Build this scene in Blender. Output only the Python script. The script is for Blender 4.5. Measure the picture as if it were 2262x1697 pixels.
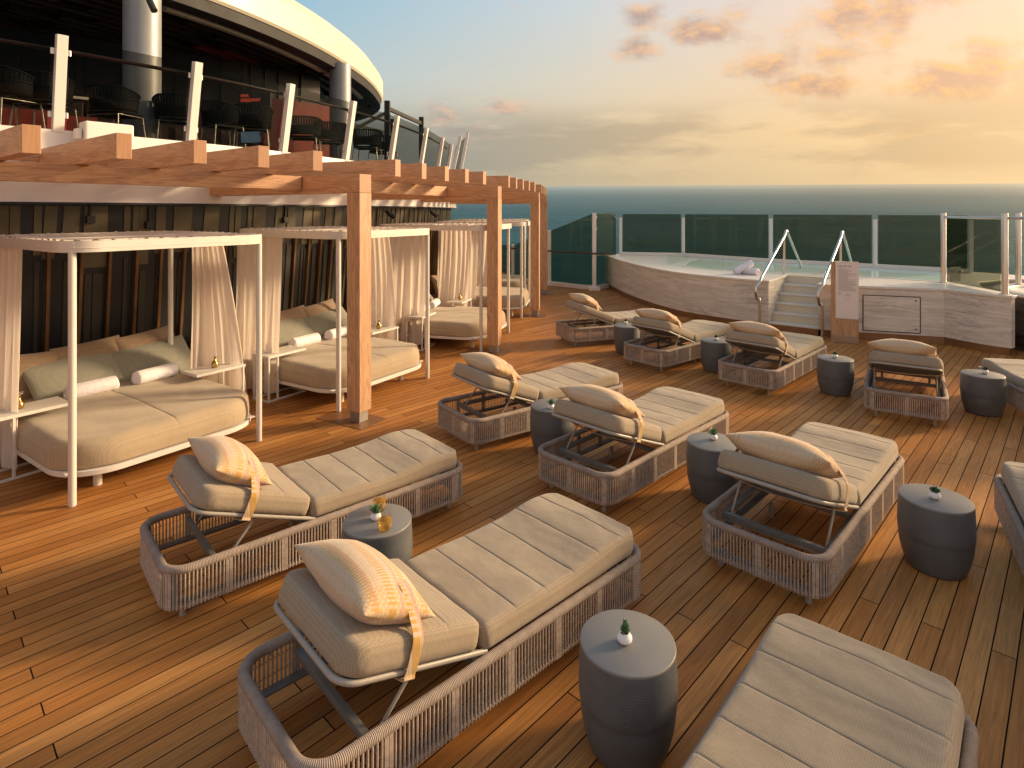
import bpy, bmesh, math, random
from mathutils import Vector, Matrix
from mathutils import noise as mnoise
random.seed(7)
PI=math.pi; R=math.radians
C=bpy.context.scene.collection
S=bpy.context.scene
for o in list(bpy.data.objects): bpy.data.objects.remove(o)

# ------------------------------------------------------------------ camera
cam_d=bpy.data.cameras.new('camera'); cam=bpy.data.objects.new('camera',cam_d); C.objects.link(cam)
cam_d.sensor_width=36; cam_d.lens=36*1312/2262
cam_d.shift_y=-(848.5-466.2)/2262
cam.location=(0,0,2.4); cam.rotation_euler=(R(90),0,0)
cam_d.clip_start=.05; cam_d.clip_end=200000
S.camera=cam
# ------------------------------------------------------------------ exposure
S.view_settings.view_transform='Standard'; S.view_settings.look='None'
S.view_settings.exposure=0.36; S.view_settings.gamma=1; S.view_settings.use_curve_mapping=False
S.cycles.max_bounces=8; S.cycles.transparent_max_bounces=24; S.cycles.caustics_reflective=False; S.cycles.caustics_refractive=False
S.cycles.use_denoising=True
# ------------------------------------------------------------------ sun
SUN_AZ=R(20); SUN_EL=R(18)
sdir=Vector((math.cos(SUN_AZ)*math.cos(SUN_EL),math.sin(SUN_AZ)*math.cos(SUN_EL),math.sin(SUN_EL)))
sl=bpy.data.lights.new('sun','SUN'); so=bpy.data.objects.new('sun',sl); C.objects.link(so)
sl.energy=4.1; sl.angle=R(9.0); sl.color=(1.0,.73,.43)
so.rotation_euler=(-sdir).to_track_quat('-Z','Y').to_euler()

# ------------------------------------------------------------------ node helper
class NT:
    def __init__(s,nt): s.nt=nt; nt.nodes.clear()
    def n(s,t,**k):
        nd=s.nt.nodes.new(t)
        for a,b in k.items(): setattr(nd,a,b)
        return nd
    def put(s,sock,v):
        if isinstance(v,bpy.types.NodeSocket): s.nt.links.new(v,sock)
        elif v is not None:
            if isinstance(v,(tuple,list)) and len(v)==3 and sock.type=='RGBA': v=(*v,1)
            sock.default_value=v
    def m(s,op,a,b=None,c=None,clamp=False):
        nd=s.n('ShaderNodeMath',operation=op); nd.use_clamp=clamp
        for i,v in enumerate((a,b,c)):
            if v is not None: s.put(nd.inputs[i],v)
        return nd.outputs[0]
    def v(s,op,a,b=None,scale=None):
        nd=s.n('ShaderNodeVectorMath',operation=op)
        s.put(nd.inputs[0],a)
        if b is not None: s.put(nd.inputs[1],b)
        if scale is not None: s.put(nd.inputs['Scale'],scale)
        return nd.outputs['Value'] if op in('DOT_PRODUCT','LENGTH') else nd.outputs[0]
    def mix(s,f,a,b,bt='MIX'):
        nd=s.n('ShaderNodeMix',data_type='RGBA',blend_type=bt)
        s.put(nd.inputs[0],f); s.put(nd.inputs[6],a); s.put(nd.inputs[7],b); return nd.outputs[2]
    def ramp(s,f,stops,interp='LINEAR'):
        nd=s.n('ShaderNodeValToRGB'); cr=nd.color_ramp; cr.interpolation=interp
        while len(cr.elements)>1: cr.elements.remove(cr.elements[-1])
        for i,(p,c) in enumerate(stops):
            e=cr.elements[0] if i==0 else cr.elements.new(p)
            e.position=p; e.color=(*c,1) if len(c)==3 else c
        s.put(nd.inputs[0],f); return nd.outputs[0]
    def mr(s,v,a,b,c=0,d=1,smooth=False):
        nd=s.n('ShaderNodeMapRange'); nd.clamp=True
        if smooth: nd.interpolation_type='SMOOTHSTEP'
        for i,x in enumerate((v,a,b,c,d)): s.put(nd.inputs[i],x)
        return nd.outputs[0]
    def noise(s,vec,scale,detail=3,rough=.5,dist=0):
        nd=s.n('ShaderNodeTexNoise'); s.put(nd.inputs['Vector'],vec); s.put(nd.inputs['Scale'],scale)
        nd.inputs['Detail'].default_value=detail; nd.inputs['Roughness'].default_value=rough; nd.inputs['Distortion'].default_value=dist
        return nd.outputs[0]
    def sep(s,v):
        nd=s.n('ShaderNodeSeparateXYZ'); s.put(nd.inputs[0],v); return nd.outputs
    def comb(s,x=0,y=0,z=0):
        nd=s.n('ShaderNodeCombineXYZ')
        for i,q in enumerate((x,y,z)): s.put(nd.inputs[i],q)
        return nd.outputs[0]
    def map(s,v,scale=(1,1,1),loc=(0,0,0),rot=(0,0,0)):
        nd=s.n('ShaderNodeMapping'); s.put(nd.inputs[0],v); nd.inputs['Scale'].default_value=scale
        nd.inputs['Location'].default_value=loc; nd.inputs['Rotation'].default_value=rot; return nd.outputs[0]
    def bump(s,h,strength=.3,dist=.01):
        nd=s.n('ShaderNodeBump'); nd.inputs['Strength'].default_value=strength; nd.inputs['Distance'].default_value=dist
        s.put(nd.inputs['Height'],h); return nd.outputs[0]
def lin(r,g,b):
    f=lambda c:(c/255/12.92) if c/255<=.04045 else ((c/255+.055)/1.055)**2.4
    return (f(r),f(g),f(b))

# ------------------------------------------------------------------ world
W=bpy.data.worlds.new('World'); S.world=W; W.use_nodes=True
w=NT(W.node_tree)
tc=w.n('ShaderNodeTexCoord').outputs['Generated']
X_,Y_,Z_=w.sep(tc)
# elevation above the sea horizon as seen from the heeled deck
el=w.m('SUBTRACT',Z_,w.m('ADD',w.m('MULTIPLY',Y_,.0417),w.m('MULTIPLY',X_,.0066)))
warm=w.v('DOT_PRODUCT',tc,(math.cos(SUN_AZ),math.sin(SUN_AZ),0))
wf=w.mr(warm,-.05,.92)
cool=w.ramp(w.mr(el,0,.6),[(0,lin(158,154,142)),(.14,lin(178,180,170)),(.30,lin(178,198,202)),(.52,lin(146,190,212)),(1,lin(96,146,186))])
mid=w.ramp(w.mr(el,0,.6),[(0,lin(196,180,150)),(.14,lin(220,196,158)),(.28,lin(220,208,186)),(.52,lin(204,212,216)),(1,lin(120,150,180))])
hot=w.ramp(w.mr(el,0,.6),[(0,lin(240,204,150)),(.14,lin(255,212,152)),(.30,lin(255,214,170)),(.52,lin(255,216,194)),(1,lin(180,172,172))])
c1=w.mix(w.mr(wf,.05,.52),cool,mid); c1=w.mix(w.mr(wf,.5,.97),c1,hot)
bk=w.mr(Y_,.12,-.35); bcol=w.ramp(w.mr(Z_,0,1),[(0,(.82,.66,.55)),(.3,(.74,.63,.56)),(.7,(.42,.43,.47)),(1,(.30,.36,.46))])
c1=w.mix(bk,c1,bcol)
# clouds
pl=w.v('DIVIDE',tc,w.comb(w.m('ADD',Y_,1e-3) if False else w.m('ADD',Z_,.32),w.m('ADD',Z_,.32),w.m('ADD',Z_,.32)))
ysafe=w.m('MAXIMUM',Y_,.05); ta=w.m('DIVIDE',X_,ysafe); te=w.m('DIVIDE',Z_,ysafe)
wob=w.noise(w.comb(ta,te,0),9,3,.6); wob2=w.noise(w.comb(te,ta,3),9,3,.6)
ta2=w.m('ADD',ta,w.m('MULTIPLY',w.m('SUBTRACT',wob,.5),.06)); te2=w.m('ADD',te,w.m('MULTIPLY',w.m('SUBTRACT',wob2,.5),.05))
# cloud groups: azimuth tangent, elevation tangent, half widths, weight
blobs=[(.205,.268,.034,.022,.0),(.312,.296,.050,.034,1.0),(.222,.325,.036,.024,.75),(.200,.272,.046,.022,.8),(.395,.282,.05,.03,.6),(.44,.245,.07,.03,.7),(.505,.213,.075,.022,.95),(.565,.262,.07,.035,.75),(.60,.33,.10,.05,.85),
       (.70,.36,.06,.04,.7),(.735,.214,.095,.032,1.1),(.80,.25,.05,.035,.8),(.86,.22,.07,.05,.7),(.39,.34,.05,.03,.5),(-.02,.175,.045,.016,.75),(-.13,.165,.04,.026,.6),(-.07,.13,.06,.02,.6),(.66,.145,.09,.02,.5)]
bias=None
for (ca,ce,sa_,se_,wt) in blobs:
    if wt==0: continue
    d2=w.m('ADD',w.m('POWER',w.m('ABSOLUTE',w.m('DIVIDE',w.m('SUBTRACT',ta2,ca),sa_*1.25)),2),w.m('POWER',w.m('ABSOLUTE',w.m('DIVIDE',w.m('SUBTRACT',te2,ce),se_*1.2)),2))
    g_=w.m('MULTIPLY',w.m('EXPONENT',w.m('MULTIPLY',d2,-1)),wt); bias=g_ if bias is None else w.m('MAXIMUM',bias,g_)
cn=w.noise(w.comb(ta,w.m('MULTIPLY',te,1.7),1.3),16,8,.62); cn2=w.noise(w.comb(ta,w.m('MULTIPLY',w.m('ADD',te,.013),1.7),1.3),16,8,.62)
dens=w.m('ADD',w.m('MULTIPLY',bias,.62),w.m('MULTIPLY',w.m('SUBTRACT',cn,.5),1.15))
puff=w.m('MULTIPLY',w.mr(dens,.12,.58,0,1,True),w.mr(Y_,.05,.2))
side=w.mr(warm,.22,.52)
top_=w.mr(w.m('ADD',w.m('MULTIPLY',w.m('SUBTRACT',cn,cn2),2.2),w.m('MULTIPLY',w.m('SUBTRACT',.55,dens),.5)),-.12,.30)
lit=top_
cdark=w.mix(w.mr(wf,.4,1),lin(160,146,144),lin(222,164,122)); clit=w.mix(w.mr(wf,.4,.95),lin(232,190,162),lin(255,190,104))
ccol=w.mix(lit,cdark,clit)
c1=w.mix(w.m('MULTIPLY',puff,.85),c1,ccol)
ln=w.noise(w.map(tc,(3.6,3.6,17),(7.3,2.2,1)),1.0,8,.58)
lband=w.m('MULTIPLY',w.mr(el,.0,.03),w.mr(el,.145,.085,0,1,True))
low=w.m('MULTIPLY',w.mr(ln,.38,.56,0,1,True),lband)
lcol=w.mix(w.mr(wf,.2,.9),lin(138,144,142),lin(206,172,128))
c1=w.mix(w.m('MULTIPLY',low,.75),c1,lcol)
# glow round the sun
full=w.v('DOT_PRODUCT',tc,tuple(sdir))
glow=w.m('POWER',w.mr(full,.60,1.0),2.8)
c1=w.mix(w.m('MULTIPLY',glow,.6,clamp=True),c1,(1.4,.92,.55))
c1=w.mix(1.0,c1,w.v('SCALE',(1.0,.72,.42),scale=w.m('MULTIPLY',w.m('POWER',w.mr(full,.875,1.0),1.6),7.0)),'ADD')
sky=w.n('ShaderNodeTexSky'); sky.sky_type='NISHITA'; sky.sun_disc=False
sky.sun_elevation=SUN_EL; sky.sun_rotation=PI/2-SUN_AZ; sky.dust_density=3; sky.air_density=1.3
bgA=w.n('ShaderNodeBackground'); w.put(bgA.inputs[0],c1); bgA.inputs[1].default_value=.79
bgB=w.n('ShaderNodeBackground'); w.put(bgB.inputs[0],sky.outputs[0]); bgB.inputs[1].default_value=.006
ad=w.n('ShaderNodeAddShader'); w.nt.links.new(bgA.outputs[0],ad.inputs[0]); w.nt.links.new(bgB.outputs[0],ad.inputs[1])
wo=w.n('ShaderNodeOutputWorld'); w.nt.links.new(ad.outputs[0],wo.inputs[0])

# ------------------------------------------------------------------ materials
MATS={}
def mat(name,fn=None,color=(.5,.5,.5),rough=.5,metal=0,spec=.5,noise=0,nscale=8,bump=0,bscale=60,sheen=0,coat=0,trans=None):
    if name in MATS: return MATS[name]
    m=bpy.data.materials.new(name); m.use_nodes=True; t=NT(m.node_tree)
    p=t.n('ShaderNodeBsdfPrincipled'); o=t.n('ShaderNodeOutputMaterial'); t.nt.links.new(p.outputs[0],o.inputs[0])
    obj=t.n('ShaderNodeTexCoord').outputs['Object']
    p.inputs['Roughness'].default_value=rough; p.inputs['Metallic'].default_value=metal
    p.inputs['Specular IOR Level'].default_value=spec; p.inputs['Base Color'].default_value=(*color,1)
    if sheen: p.inputs['Sheen Weight'].default_value=sheen
    if coat: p.inputs['Coat Weight'].default_value=coat; p.inputs['Coat Roughness'].default_value=.2
    if noise:
        nz=t.noise(obj,nscale,5,.6)
        k=t.mr(nz,.3,.7,1-noise,1+noise)
        t.put(p.inputs['Base Color'],t.v('SCALE',color,scale=k))
        t.put(p.inputs['Roughness'],t.mr(nz,.3,.7,max(0.02,rough-.08),min(1,rough+.08)))
    if bump: t.put(p.inputs['Normal'],t.bump(t.noise(obj,bscale,4,.6),bump,.004))
    if fn: fn(t,p,obj,o)
    MATS[name]=m; return m

# deck planks ------------------------------------------------------
def deck_fn(t,p,obj,o):
    x,y,z=t.sep(obj); a=R(46.2); ca,sa=math.cos(a),math.sin(a)
    s=t.m('ADD',t.m('MULTIPLY',x,ca),t.m('MULTIPLY',y,sa))
    q=t.m('SUBTRACT',t.m('MULTIPLY',y,ca),t.m('MULTIPLY',x,sa))
    pw=.1068; q=t.m('DIVIDE',t.m('SUBTRACT',q,3.453-pw*2),pw)
    row=t.m('FLOOR',q); fr=t.m('SUBTRACT',q,row)
    L=2.745
    s2=t.m('DIVIDE',t.m('ADD',t.m('SUBTRACT',s,.5),t.m('MULTIPLY',row,L/3)),L)
    cell=t.m('FLOOR',s2); fs=t.m('SUBTRACT',s2,cell)
    e1=t.m('MULTIPLY',t.m('MINIMUM',fr,t.m('SUBTRACT',1,fr)),pw)
    e2=t.m('MULTIPLY',t.m('MINIMUM',fs,t.m('SUBTRACT',1,fs)),L)
    e=t.m('MINIMUM',e1,e2)
    gap=t.mr(e,.0026,.0040,1,0)
    wn=t.n('ShaderNodeTexWhiteNoise',noise_dimensions='2D'); t.put(wn.inputs['Vector'],t.comb(row,cell,0))
    rv=wn.outputs[0]
    off=t.m('MULTIPLY',rv,37)
    gv=t.comb(t.m('ADD',t.m('MULTIPLY',s,1.3),off),t.m('MULTIPLY',q,3.2),off)
    g1=t.noise(gv,2.0,6,.62,.6)
    gv2=t.comb(t.m('ADD',t.m('MULTIPLY',s,2.5),off),t.m('MULTIPLY',q,16),off)
    g2=t.noise(gv2,1.6,4,.7,.2)
    base=t.ramp(rv,[(0,(.33,.132,.034)),(.35,(.465,.203,.056)),(.7,(.41,.168,.042)),(1,(.53,.25,.076))])
    base=t.v('SCALE',base,scale=t.mr(g1,.3,.7,.72,1.25))
    base=t.v('SCALE',base,scale=t.mr(g2,.3,.7,.80,1.18))
    big=t.noise(obj,.7,4,.6)
    base=t.v('SCALE',base,scale=t.mr(big,.3,.7,.85,1.12))
    col=t.mix(gap,base,(.012,.010,.010))
    t.put(p.inputs['Base Color'],col)
    spot=t.noise(obj,5,5,.7)
    t.put(p.inputs['Roughness'],t.m('ADD',t.mr(spot,.3,.7,.42,.60),t.m('MULTIPLY',gap,.4)))
    t.put(p.inputs['Specular IOR Level'],t.mr(gap,0,1,.17,0))
    h=t.m('SUBTRACT',t.m('MULTIPLY',g2,.15),t.m('MULTIPLY',gap,.3))
    t.put(p.inputs['Normal'],t.bump(h,.4,.002))
M_deck=mat('teak_deck',deck_fn)
def wood_fn(axis=2,c0=(.36,.175,.088),c1=(.64,.395,.225)):
    def f(t,p,obj,o):
        sc=[34,34,34]; sc[axis]=1.6
        if axis==0:
            nv=t.sep(t.n('ShaderNodeTexCoord').outputs['Normal']); cap=t.m('GREATER_THAN',t.m('ABSOLUTE',nv[0]),.8)
            mxv=t.n('ShaderNodeMix',data_type='VECTOR'); t.put(mxv.inputs[0],cap); t.put(mxv.inputs[4],t.map(obj,tuple(sc))); t.put(mxv.inputs[5],t.map(obj,(34,60,2))); gvec=mxv.outputs[1]
        else: gvec=t.map(obj,tuple(sc))
        g=t.noise(gvec,1.0,6,.65,.8)
        sc2=[9,9,9]; sc2[axis]=.5
        wv=t.noise(t.map(obj,tuple(sc2)),1.0,3,.5,1.5)
        rings=t.m('ABSOLUTE',t.m('SINE',t.m('MULTIPLY',wv,34)))
        if axis==0: rings=t.m('MULTIPLY',rings,t.m('SUBTRACT',1,cap))
        k=t.m('ADD',t.m('MULTIPLY',g,.65),t.m('MULTIPLY',rings,.3))
        t.put(p.inputs['Base Color'],t.ramp(k,[(.25,c0),(.75,c1)]))
        t.put(p.inputs['Normal'],t.bump(g,.12,.003))
    return f
M_wood=mat('pergola_wood_upright',wood_fn(2),rough=.5)
M_woodx=mat('pergola_wood_lengthwise',wood_fn(0),rough=.5)
def fabric(name,c,c2,sc=420,bs=.35,rough=.9,sheen=.25,blotch=.06):
    def f(t,p,obj,o):
        x,y,z=t.sep(obj)
        wx=t.m('SINE',t.m('MULTIPLY',x,sc)); wy=t.m('SINE',t.m('MULTIPLY',y,sc)); wz=t.m('SINE',t.m('MULTIPLY',z,sc))
        nz=t.noise(obj,sc*.42,2,.6)
        slub=t.noise(t.map(obj,(30,260,260)),1.0,3,.7)
        slub2=t.noise(t.map(obj,(260,30,260)),1.0,3,.7)
        wv=t.m('MULTIPLY',t.m('ADD',t.m('ADD',wx,wy),wz),.07)
        k=t.m('ADD',t.m('ADD',wv,t.m('MULTIPLY',nz,.5)),t.m('MULTIPLY',t.m('ADD',slub,slub2),.22))
        big=t.noise(obj,3.5,4,.6)
        col=t.mix(t.mr(k,.20,.74),c2,c)
        col=t.v('SCALE',col,scale=t.mr(big,.3,.7,1-blotch,1+blotch))
        t.put(p.inputs['Base Color'],col)
        h=t.m('ADD',t.m('MULTIPLY',k,1.0),t.m('MULTIPLY',t.noise(obj,22,3,.5),2.2))
        t.put(p.inputs['Normal'],t.bump(h,bs,.004))
    return mat(name,f,rough=rough,spec=.2,sheen=sheen)
M_cush=fabric('taupe_woven_fabric',(.42,.332,.228),(.245,.188,.13),sc=700,bs=.3)
M_bed=fabric('sand_woven_fabric',(.47,.37,.25),(.34,.265,.175),sc=520,bs=.25)
M_brown=fabric('brown_cushion_fabric',(.33,.235,.155),(.22,.155,.10),sc=520,bs=.3)
M_green=fabric('sage_cushion_fabric',(.30,.295,.24),(.22,.218,.175),sc=520,bs=.3)
M_towel=fabric('white_terry_towel',(.88,.84,.88),(.74,.70,.74),sc=260,bs=.8)
def pillow_fn(t,p,obj,o):
    x,y,z=t.sep(obj)   # x short axis, y long axis
    zz=t.m('ABSOLUTE',t.m('SUBTRACT',t.m('FRACT',t.m('MULTIPLY',y,42)),.5))
    u=t.m('ADD',x,t.m('MULTIPLY',zz,.010))
    f1=t.m('FRACT',t.m('MULTIPLY',u,11))
    wide=t.mr(t.m('ABSOLUTE',t.m('SUBTRACT',f1,.5)),.20,.24,1,0)
    f2=t.m('FRACT',t.m('MULTIPLY',u,66)); fine=t.mr(f2,.42,.5)
    dash=t.mr(t.m('FRACT',t.m('MULTIPLY',y,60)),.45,.52)
    dm=t.m('ABSOLUTE',t.m('SUBTRACT',t.m('FRACT',t.m('MULTIPLY',y,38)),.5)); dx=t.m('ABSOLUTE',t.m('SUBTRACT',t.m('FRACT',t.m('MULTIPLY',x,38)),.5))
    dd=t.m('ADD',dm,dx); diam=t.m('MULTIPLY',t.mr(t.m('ABSOLUTE',t.m('SUBTRACT',dd,.5)),.06,.10,1,0),t.mr(t.m('ABSOLUTE',y),.235,.245))
    a=t.m('MULTIPLY',wide,dash); b=t.m('MULTIPLY',fine,t.m('MULTIPLY',dash,.45))
    k=t.m('MAXIMUM',t.m('MAXIMUM',a,b),t.m('MULTIPLY',diam,.8))
    pink=t.mr(t.m('FRACT',t.m('MULTIPLY',x,7.3)),.86,.88)
    base=t.mix(pink,(.60,.46,.32),(.56,.34,.29))
    col=t.mix(k,base,(.54,.31,.085))
    nz=t.noise(obj,300,2,.6); col=t.v('SCALE',col,scale=t.mr(nz,.3,.7,.85,1.12))
    t.put(p.inputs['Base Color'],col)
    t.put(p.inputs['Normal'],t.bump(t.m('ADD',t.m('MULTIPLY',k,.6),t.m('ADD',nz,t.m('MULTIPLY',t.noise(obj,25,3,.5),2))),.4,.003))
M_pil=mat('patterned_yellow_fabric',pillow_fn,rough=.9,spec=.2,sheen=.3)
def rope_fn(t,p,obj,o):
    uv=t.n('ShaderNodeUVMap').outputs[0]; u,v,_=t.sep(uv)
    st=t.m('SINE',t.m('MULTIPLY',u,2*PI/.0075))
    nz=t.noise(obj,14,3,.6)
    col=t.mix(t.mr(st,-1,1),(.23,.175,.145),(.50,.40,.33))
    t.put(p.inputs['Base Color'],t.v('SCALE',col,scale=t.mr(nz,.3,.7,.85,1.15)))
    t.put(p.inputs['Normal'],t.bump(st,.8,.0025))
M_rope=mat('wrapped_rope',rope_fn,rough=.75,spec=.3)
def cord_fn(t,p,obj,o):
    x,y,z=t.sep(obj)
    st=t.m('SINE',t.m('ADD',t.m('MULTIPLY',z,700),t.m('MULTIPLY',t.m('ADD',x,y),300)))
    nz=t.noise(obj,30,2,.5)
    t.put(p.inputs['Base Color'],t.v('SCALE',(.46,.37,.305),scale=t.m('MULTIPLY',t.mr(st,-1,1,.8,1.1),t.mr(nz,.3,.7,.8,1.2))))
M_cord=mat('taupe_cord',cord_fn,rough=.8,spec=.25)
M_grey=mat('grey_powder_coated_metal',color=(.17,.165,.155),rough=.45,noise=.06,nscale=20,spec=.5)
M_tube=mat('taupe_powder_coated_tube',color=(.36,.32,.27),rough=.4,noise=.05,nscale=25)
M_drum=None
def drum_fn(t,p,obj,o):
    x,y,z=t.sep(obj)
    nz=t.noise(t.map(obj,(3,3,12)),1.2,3,.6,.3)
    rib=t.m('SINE',t.m('ADD',t.m('MULTIPLY',z,1050),t.m('MULTIPLY',nz,26)))
    msk=t.m('MULTIPLY',t.mr(z,.20,.23),t.mr(z,.43,.39))
    t.put(p.inputs['Normal'],t.bump(t.m('MULTIPLY',rib,msk),.30,.002))
    g=t.noise(obj,9,5,.6)
    t.put(p.inputs['Base Color'],t.v('SCALE',(.112,.116,.122),scale=t.mr(g,.3,.7,.88,1.12)))
    t.put(p.inputs['Roughness'],t.mr(g,.3,.7,.42,.56))
M_drum=mat('charcoal_fibre_cement',drum_fn,spec=.5)
M_dtop=mat('table_top_sheen_grey',color=(.21,.20,.185),rough=.42,noise=.07,nscale=7,bump=.08,bscale=200)  # paler than the drum body: sky sheen on the top put into the grey
M_white=mat('white_painted_metal',color=(.70,.66,.60),rough=.42,noise=.03,nscale=12)
M_canvas=mat('cream_canvas',color=(.58,.49,.41),rough=.85,noise=.06,nscale=14,bump=.4,bscale=90)
def sheer_fn(t,p,obj,o):
    tr=t.n('ShaderNodeBsdfTransparent'); tl=t.n('ShaderNodeBsdfTranslucent'); df=t.n('ShaderNodeBsdfDiffuse')
    for q in (tl,df): q.inputs[0].default_value=(.92,.83,.75,1)
    m1=t.n('ShaderNodeMixShader'); m1.inputs[0].default_value=.45; t.nt.links.new(df.outputs[0],m1.inputs[1]); t.nt.links.new(tl.outputs[0],m1.inputs[2])
    m2=t.n('ShaderNodeMixShader'); nz=t.noise(t.map(obj,(4,4,1)),2,3,.5)
    t.put(m2.inputs[0],t.mr(nz,.3,.7,.88,.97)); t.nt.links.new(tr.outputs[0],m2.inputs[1]); t.nt.links.new(m1.outputs[0],m2.inputs[2])
    t.nt.links.new(m2.outputs[0],o.inputs[0])
M_sheer=mat('sheer_curtain_fabric',sheer_fn)
def glass_mat(name,tint,refl=1.0,rough=.02):
    def f(t,p,obj,o):
        tr=t.n('ShaderNodeBsdfTransparent'); tr.inputs[0].default_value=(*tint,1)
        gl=t.n('ShaderNodeBsdfGlossy'); gl.inputs[0].default_value=(.9,.95,.95,1); gl.inputs['Roughness'].default_value=rough
        lw=t.n('ShaderNodeLayerWeight'); lw.inputs[0].default_value=.5
        fr=t.m('ADD',t.m('MULTIPLY',t.m('POWER',lw.outputs['Facing'],4.5),.9),.045)
        bf=t.n('ShaderNodeNewGeometry').outputs['Backfacing']
        mx=t.n('ShaderNodeMixShader'); t.put(mx.inputs[0],t.m('MULTIPLY',t.m('MULTIPLY',fr,refl,clamp=True),t.m('SUBTRACT',1,bf)))
        t.nt.links.new(tr.outputs[0],mx.inputs[1]); t.nt.links.new(gl.outputs[0],mx.inputs[2]); t.nt.links.new(mx.outputs[0],o.inputs[0])
    return mat(name,f)
M_gtint=glass_mat('dark_tinted_glass',(.53,.55,.48),.22)
M_gclear=glass_mat('clear_green_glass',(.94,.97,.955),.6)
M_gupper=glass_mat('smoky_balustrade_glass',(.60,.60,.58),.22)
M_steel=mat('brushed_steel',color=(.66,.60,.54),rough=.28,metal=1)
M_brass=mat('polished_brass',color=(.55,.36,.11),rough=.2,metal=1,noise=.08,nscale=30)
M_plinth=mat('bronze_metal_plinth',color=(.32,.19,.10),rough=.38,metal=.7,noise=.12,nscale=4)
def marble(name,c0,c1,vein):
    def f(t,p,obj,o):
        d=t.noise(t.map(obj,(.55,.55,3.2)),1.4,6,.6,.5)
        mp=t.map(obj,(.5,.5,9))
        n1=t.noise(t.v('ADD',mp,t.v('SCALE',t.comb(0,0,1),scale=t.m('MULTIPLY',d,3.2))),2.2,8,.62,.7)
        n2=t.noise(t.v('ADD',mp,t.v('SCALE',t.comb(1,0,1),scale=t.m('MULTIPLY',d,5))),1.3,8,.7,.2)
        col=t.mix(t.mr(n1,.38,.62),c0,c1)
        ve=t.mr(t.m('ABSOLUTE',t.m('SUBTRACT',n2,.47)),.004,.022,1,0)
        sp=t.mr(t.noise(obj,1.1,2,.5),.5,.62)
        col=t.mix(t.m('MULTIPLY',t.m('MULTIPLY',ve,sp),.75),col,vein)
        x,y,z=t.sep(obj)
        t.put(p.inputs['Base Color'],col); p.inputs['Roughness'].default_value=.33
    return mat(name,f,rough=.33,spec=.45)
M_marble=marble('veined_grey_marble',(.57,.53,.47),(.78,.73,.655),(.22,.19,.17))
M_dmarble=marble('dark_veined_stone',(.05,.045,.04),(.13,.115,.10),(.02,.018,.016))
M_coping=mat('pale_stone_coping',color=(.72,.68,.62),rough=.38,noise=.07,nscale=5)
M_step=mat('sandy_anti_slip_step',color=(.68,.60,.46),rough=.7,noise=.06,nscale=40,bump=.3,bscale=300)
def water_fn(t,p,obj,o):
    p.inputs['Base Color'].default_value=(.48,.78,.80,1); p.inputs['Roughness'].default_value=.06; p.inputs['Specular IOR Level'].default_value=.35
    t.put(p.inputs['Normal'],t.bump(t.noise(obj,5,3,.5),.12,.02))
M_water=mat('pale_turquoise_pool_water',water_fn)
def sea_fn(t,p,obj,o):
    df=t.n('ShaderNodeBsdfDiffuse'); gl=t.n('ShaderNodeBsdfGlossy'); gl.inputs['Roughness'].default_value=.22
    n1=t.noise(t.map(obj,(.10,.35,.1)),1.0,6,.65,.4); n2=t.noise(t.map(obj,(.004,.012,.01)),1.0,5,.6)
    n3=t.noise(t.map(obj,(.5,1.6,.1)),1.0,3,.6)
    h=t.m('ADD',t.m('MULTIPLY',n1,1.0),t.m('MULTIPLY',n3,.25))
    b=t.bump(h,1.0,1.4); t.put(df.inputs['Normal'],b); t.put(gl.inputs['Normal'],b)
    col=t.mix(t.mr(n2,.35,.65),(.010,.062,.085),(.020,.096,.115))
    col=t.v('SCALE',col,scale=t.mr(n1,.35,.65,.62,1.35))
    t.put(df.inputs[0],col); gl.inputs[0].default_value=(.75,.85,.85,1)
    lw=t.n('ShaderNodeLayerWeight'); lw.inputs[0].default_value=.5
    # far water fades into the sky reflection as the eye grazes it
    f=t.ramp(lw.outputs['Facing'],[(0,(.03,)*3),(.86,(.08,)*3),(.955,(.20,)*3),(.982,(.38,)*3),(.992,(.60,)*3),(.9975,(.86,)*3),(1,(.97,)*3)])
    mx=t.n('ShaderNodeMixShader'); t.put(mx.inputs[0],f); t.nt.links.new(df.outputs[0],mx.inputs[1]); t.nt.links.new(gl.outputs[0],mx.inputs[2]); t.nt.links.new(mx.outputs[0],o.inputs[0])
M_sea=mat('open_sea',sea_fn)
M_cream=mat('cream_painted_steel',color=(.66,.61,.49),rough=.45,noise=.03,nscale=1.5)
M_wht=mat('white_painted_steel',color=(.78,.74,.70),rough=.4,noise=.03,nscale=2)
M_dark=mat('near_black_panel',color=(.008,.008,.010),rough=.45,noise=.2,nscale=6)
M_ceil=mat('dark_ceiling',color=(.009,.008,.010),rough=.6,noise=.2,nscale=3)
M_rail=mat('dark_brown_handrail',color=(.075,.032,.02),rough=.35)
M_foot=mat('matte_steel_foot',color=(.33,.30,.27),rough=.55,metal=.6,noise=.08,nscale=8)
M_trim=mat('dark_grey_trim',color=(.038,.038,.038),rough=.6,noise=.1,nscale=2,spec=.2)
M_red=mat('red_wall_panel',color=(.30,.04,.025),rough=.5,noise=.25,nscale=6)
M_redlit=mat('red_lit_slat_tone',color=(.24,.035,.025),rough=.5,noise=.2,nscale=4)  # red light falling on the ceiling slats is put into this colour
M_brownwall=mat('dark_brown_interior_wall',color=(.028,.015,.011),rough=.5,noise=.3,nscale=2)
M_olive=mat('olive_bronze_slat',color=(.095,.078,.045),rough=.45,noise=.2,nscale=2,metal=.1)
M_amber=mat('amber_bronze_slat',color=(.16,.085,.032),rough=.4,noise=.3,nscale=3,metal=.2)
M_black=mat('black_woven_cord',color=(.008,.008,.009),rough=.7,noise=.2,nscale=30,spec=.2)
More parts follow.
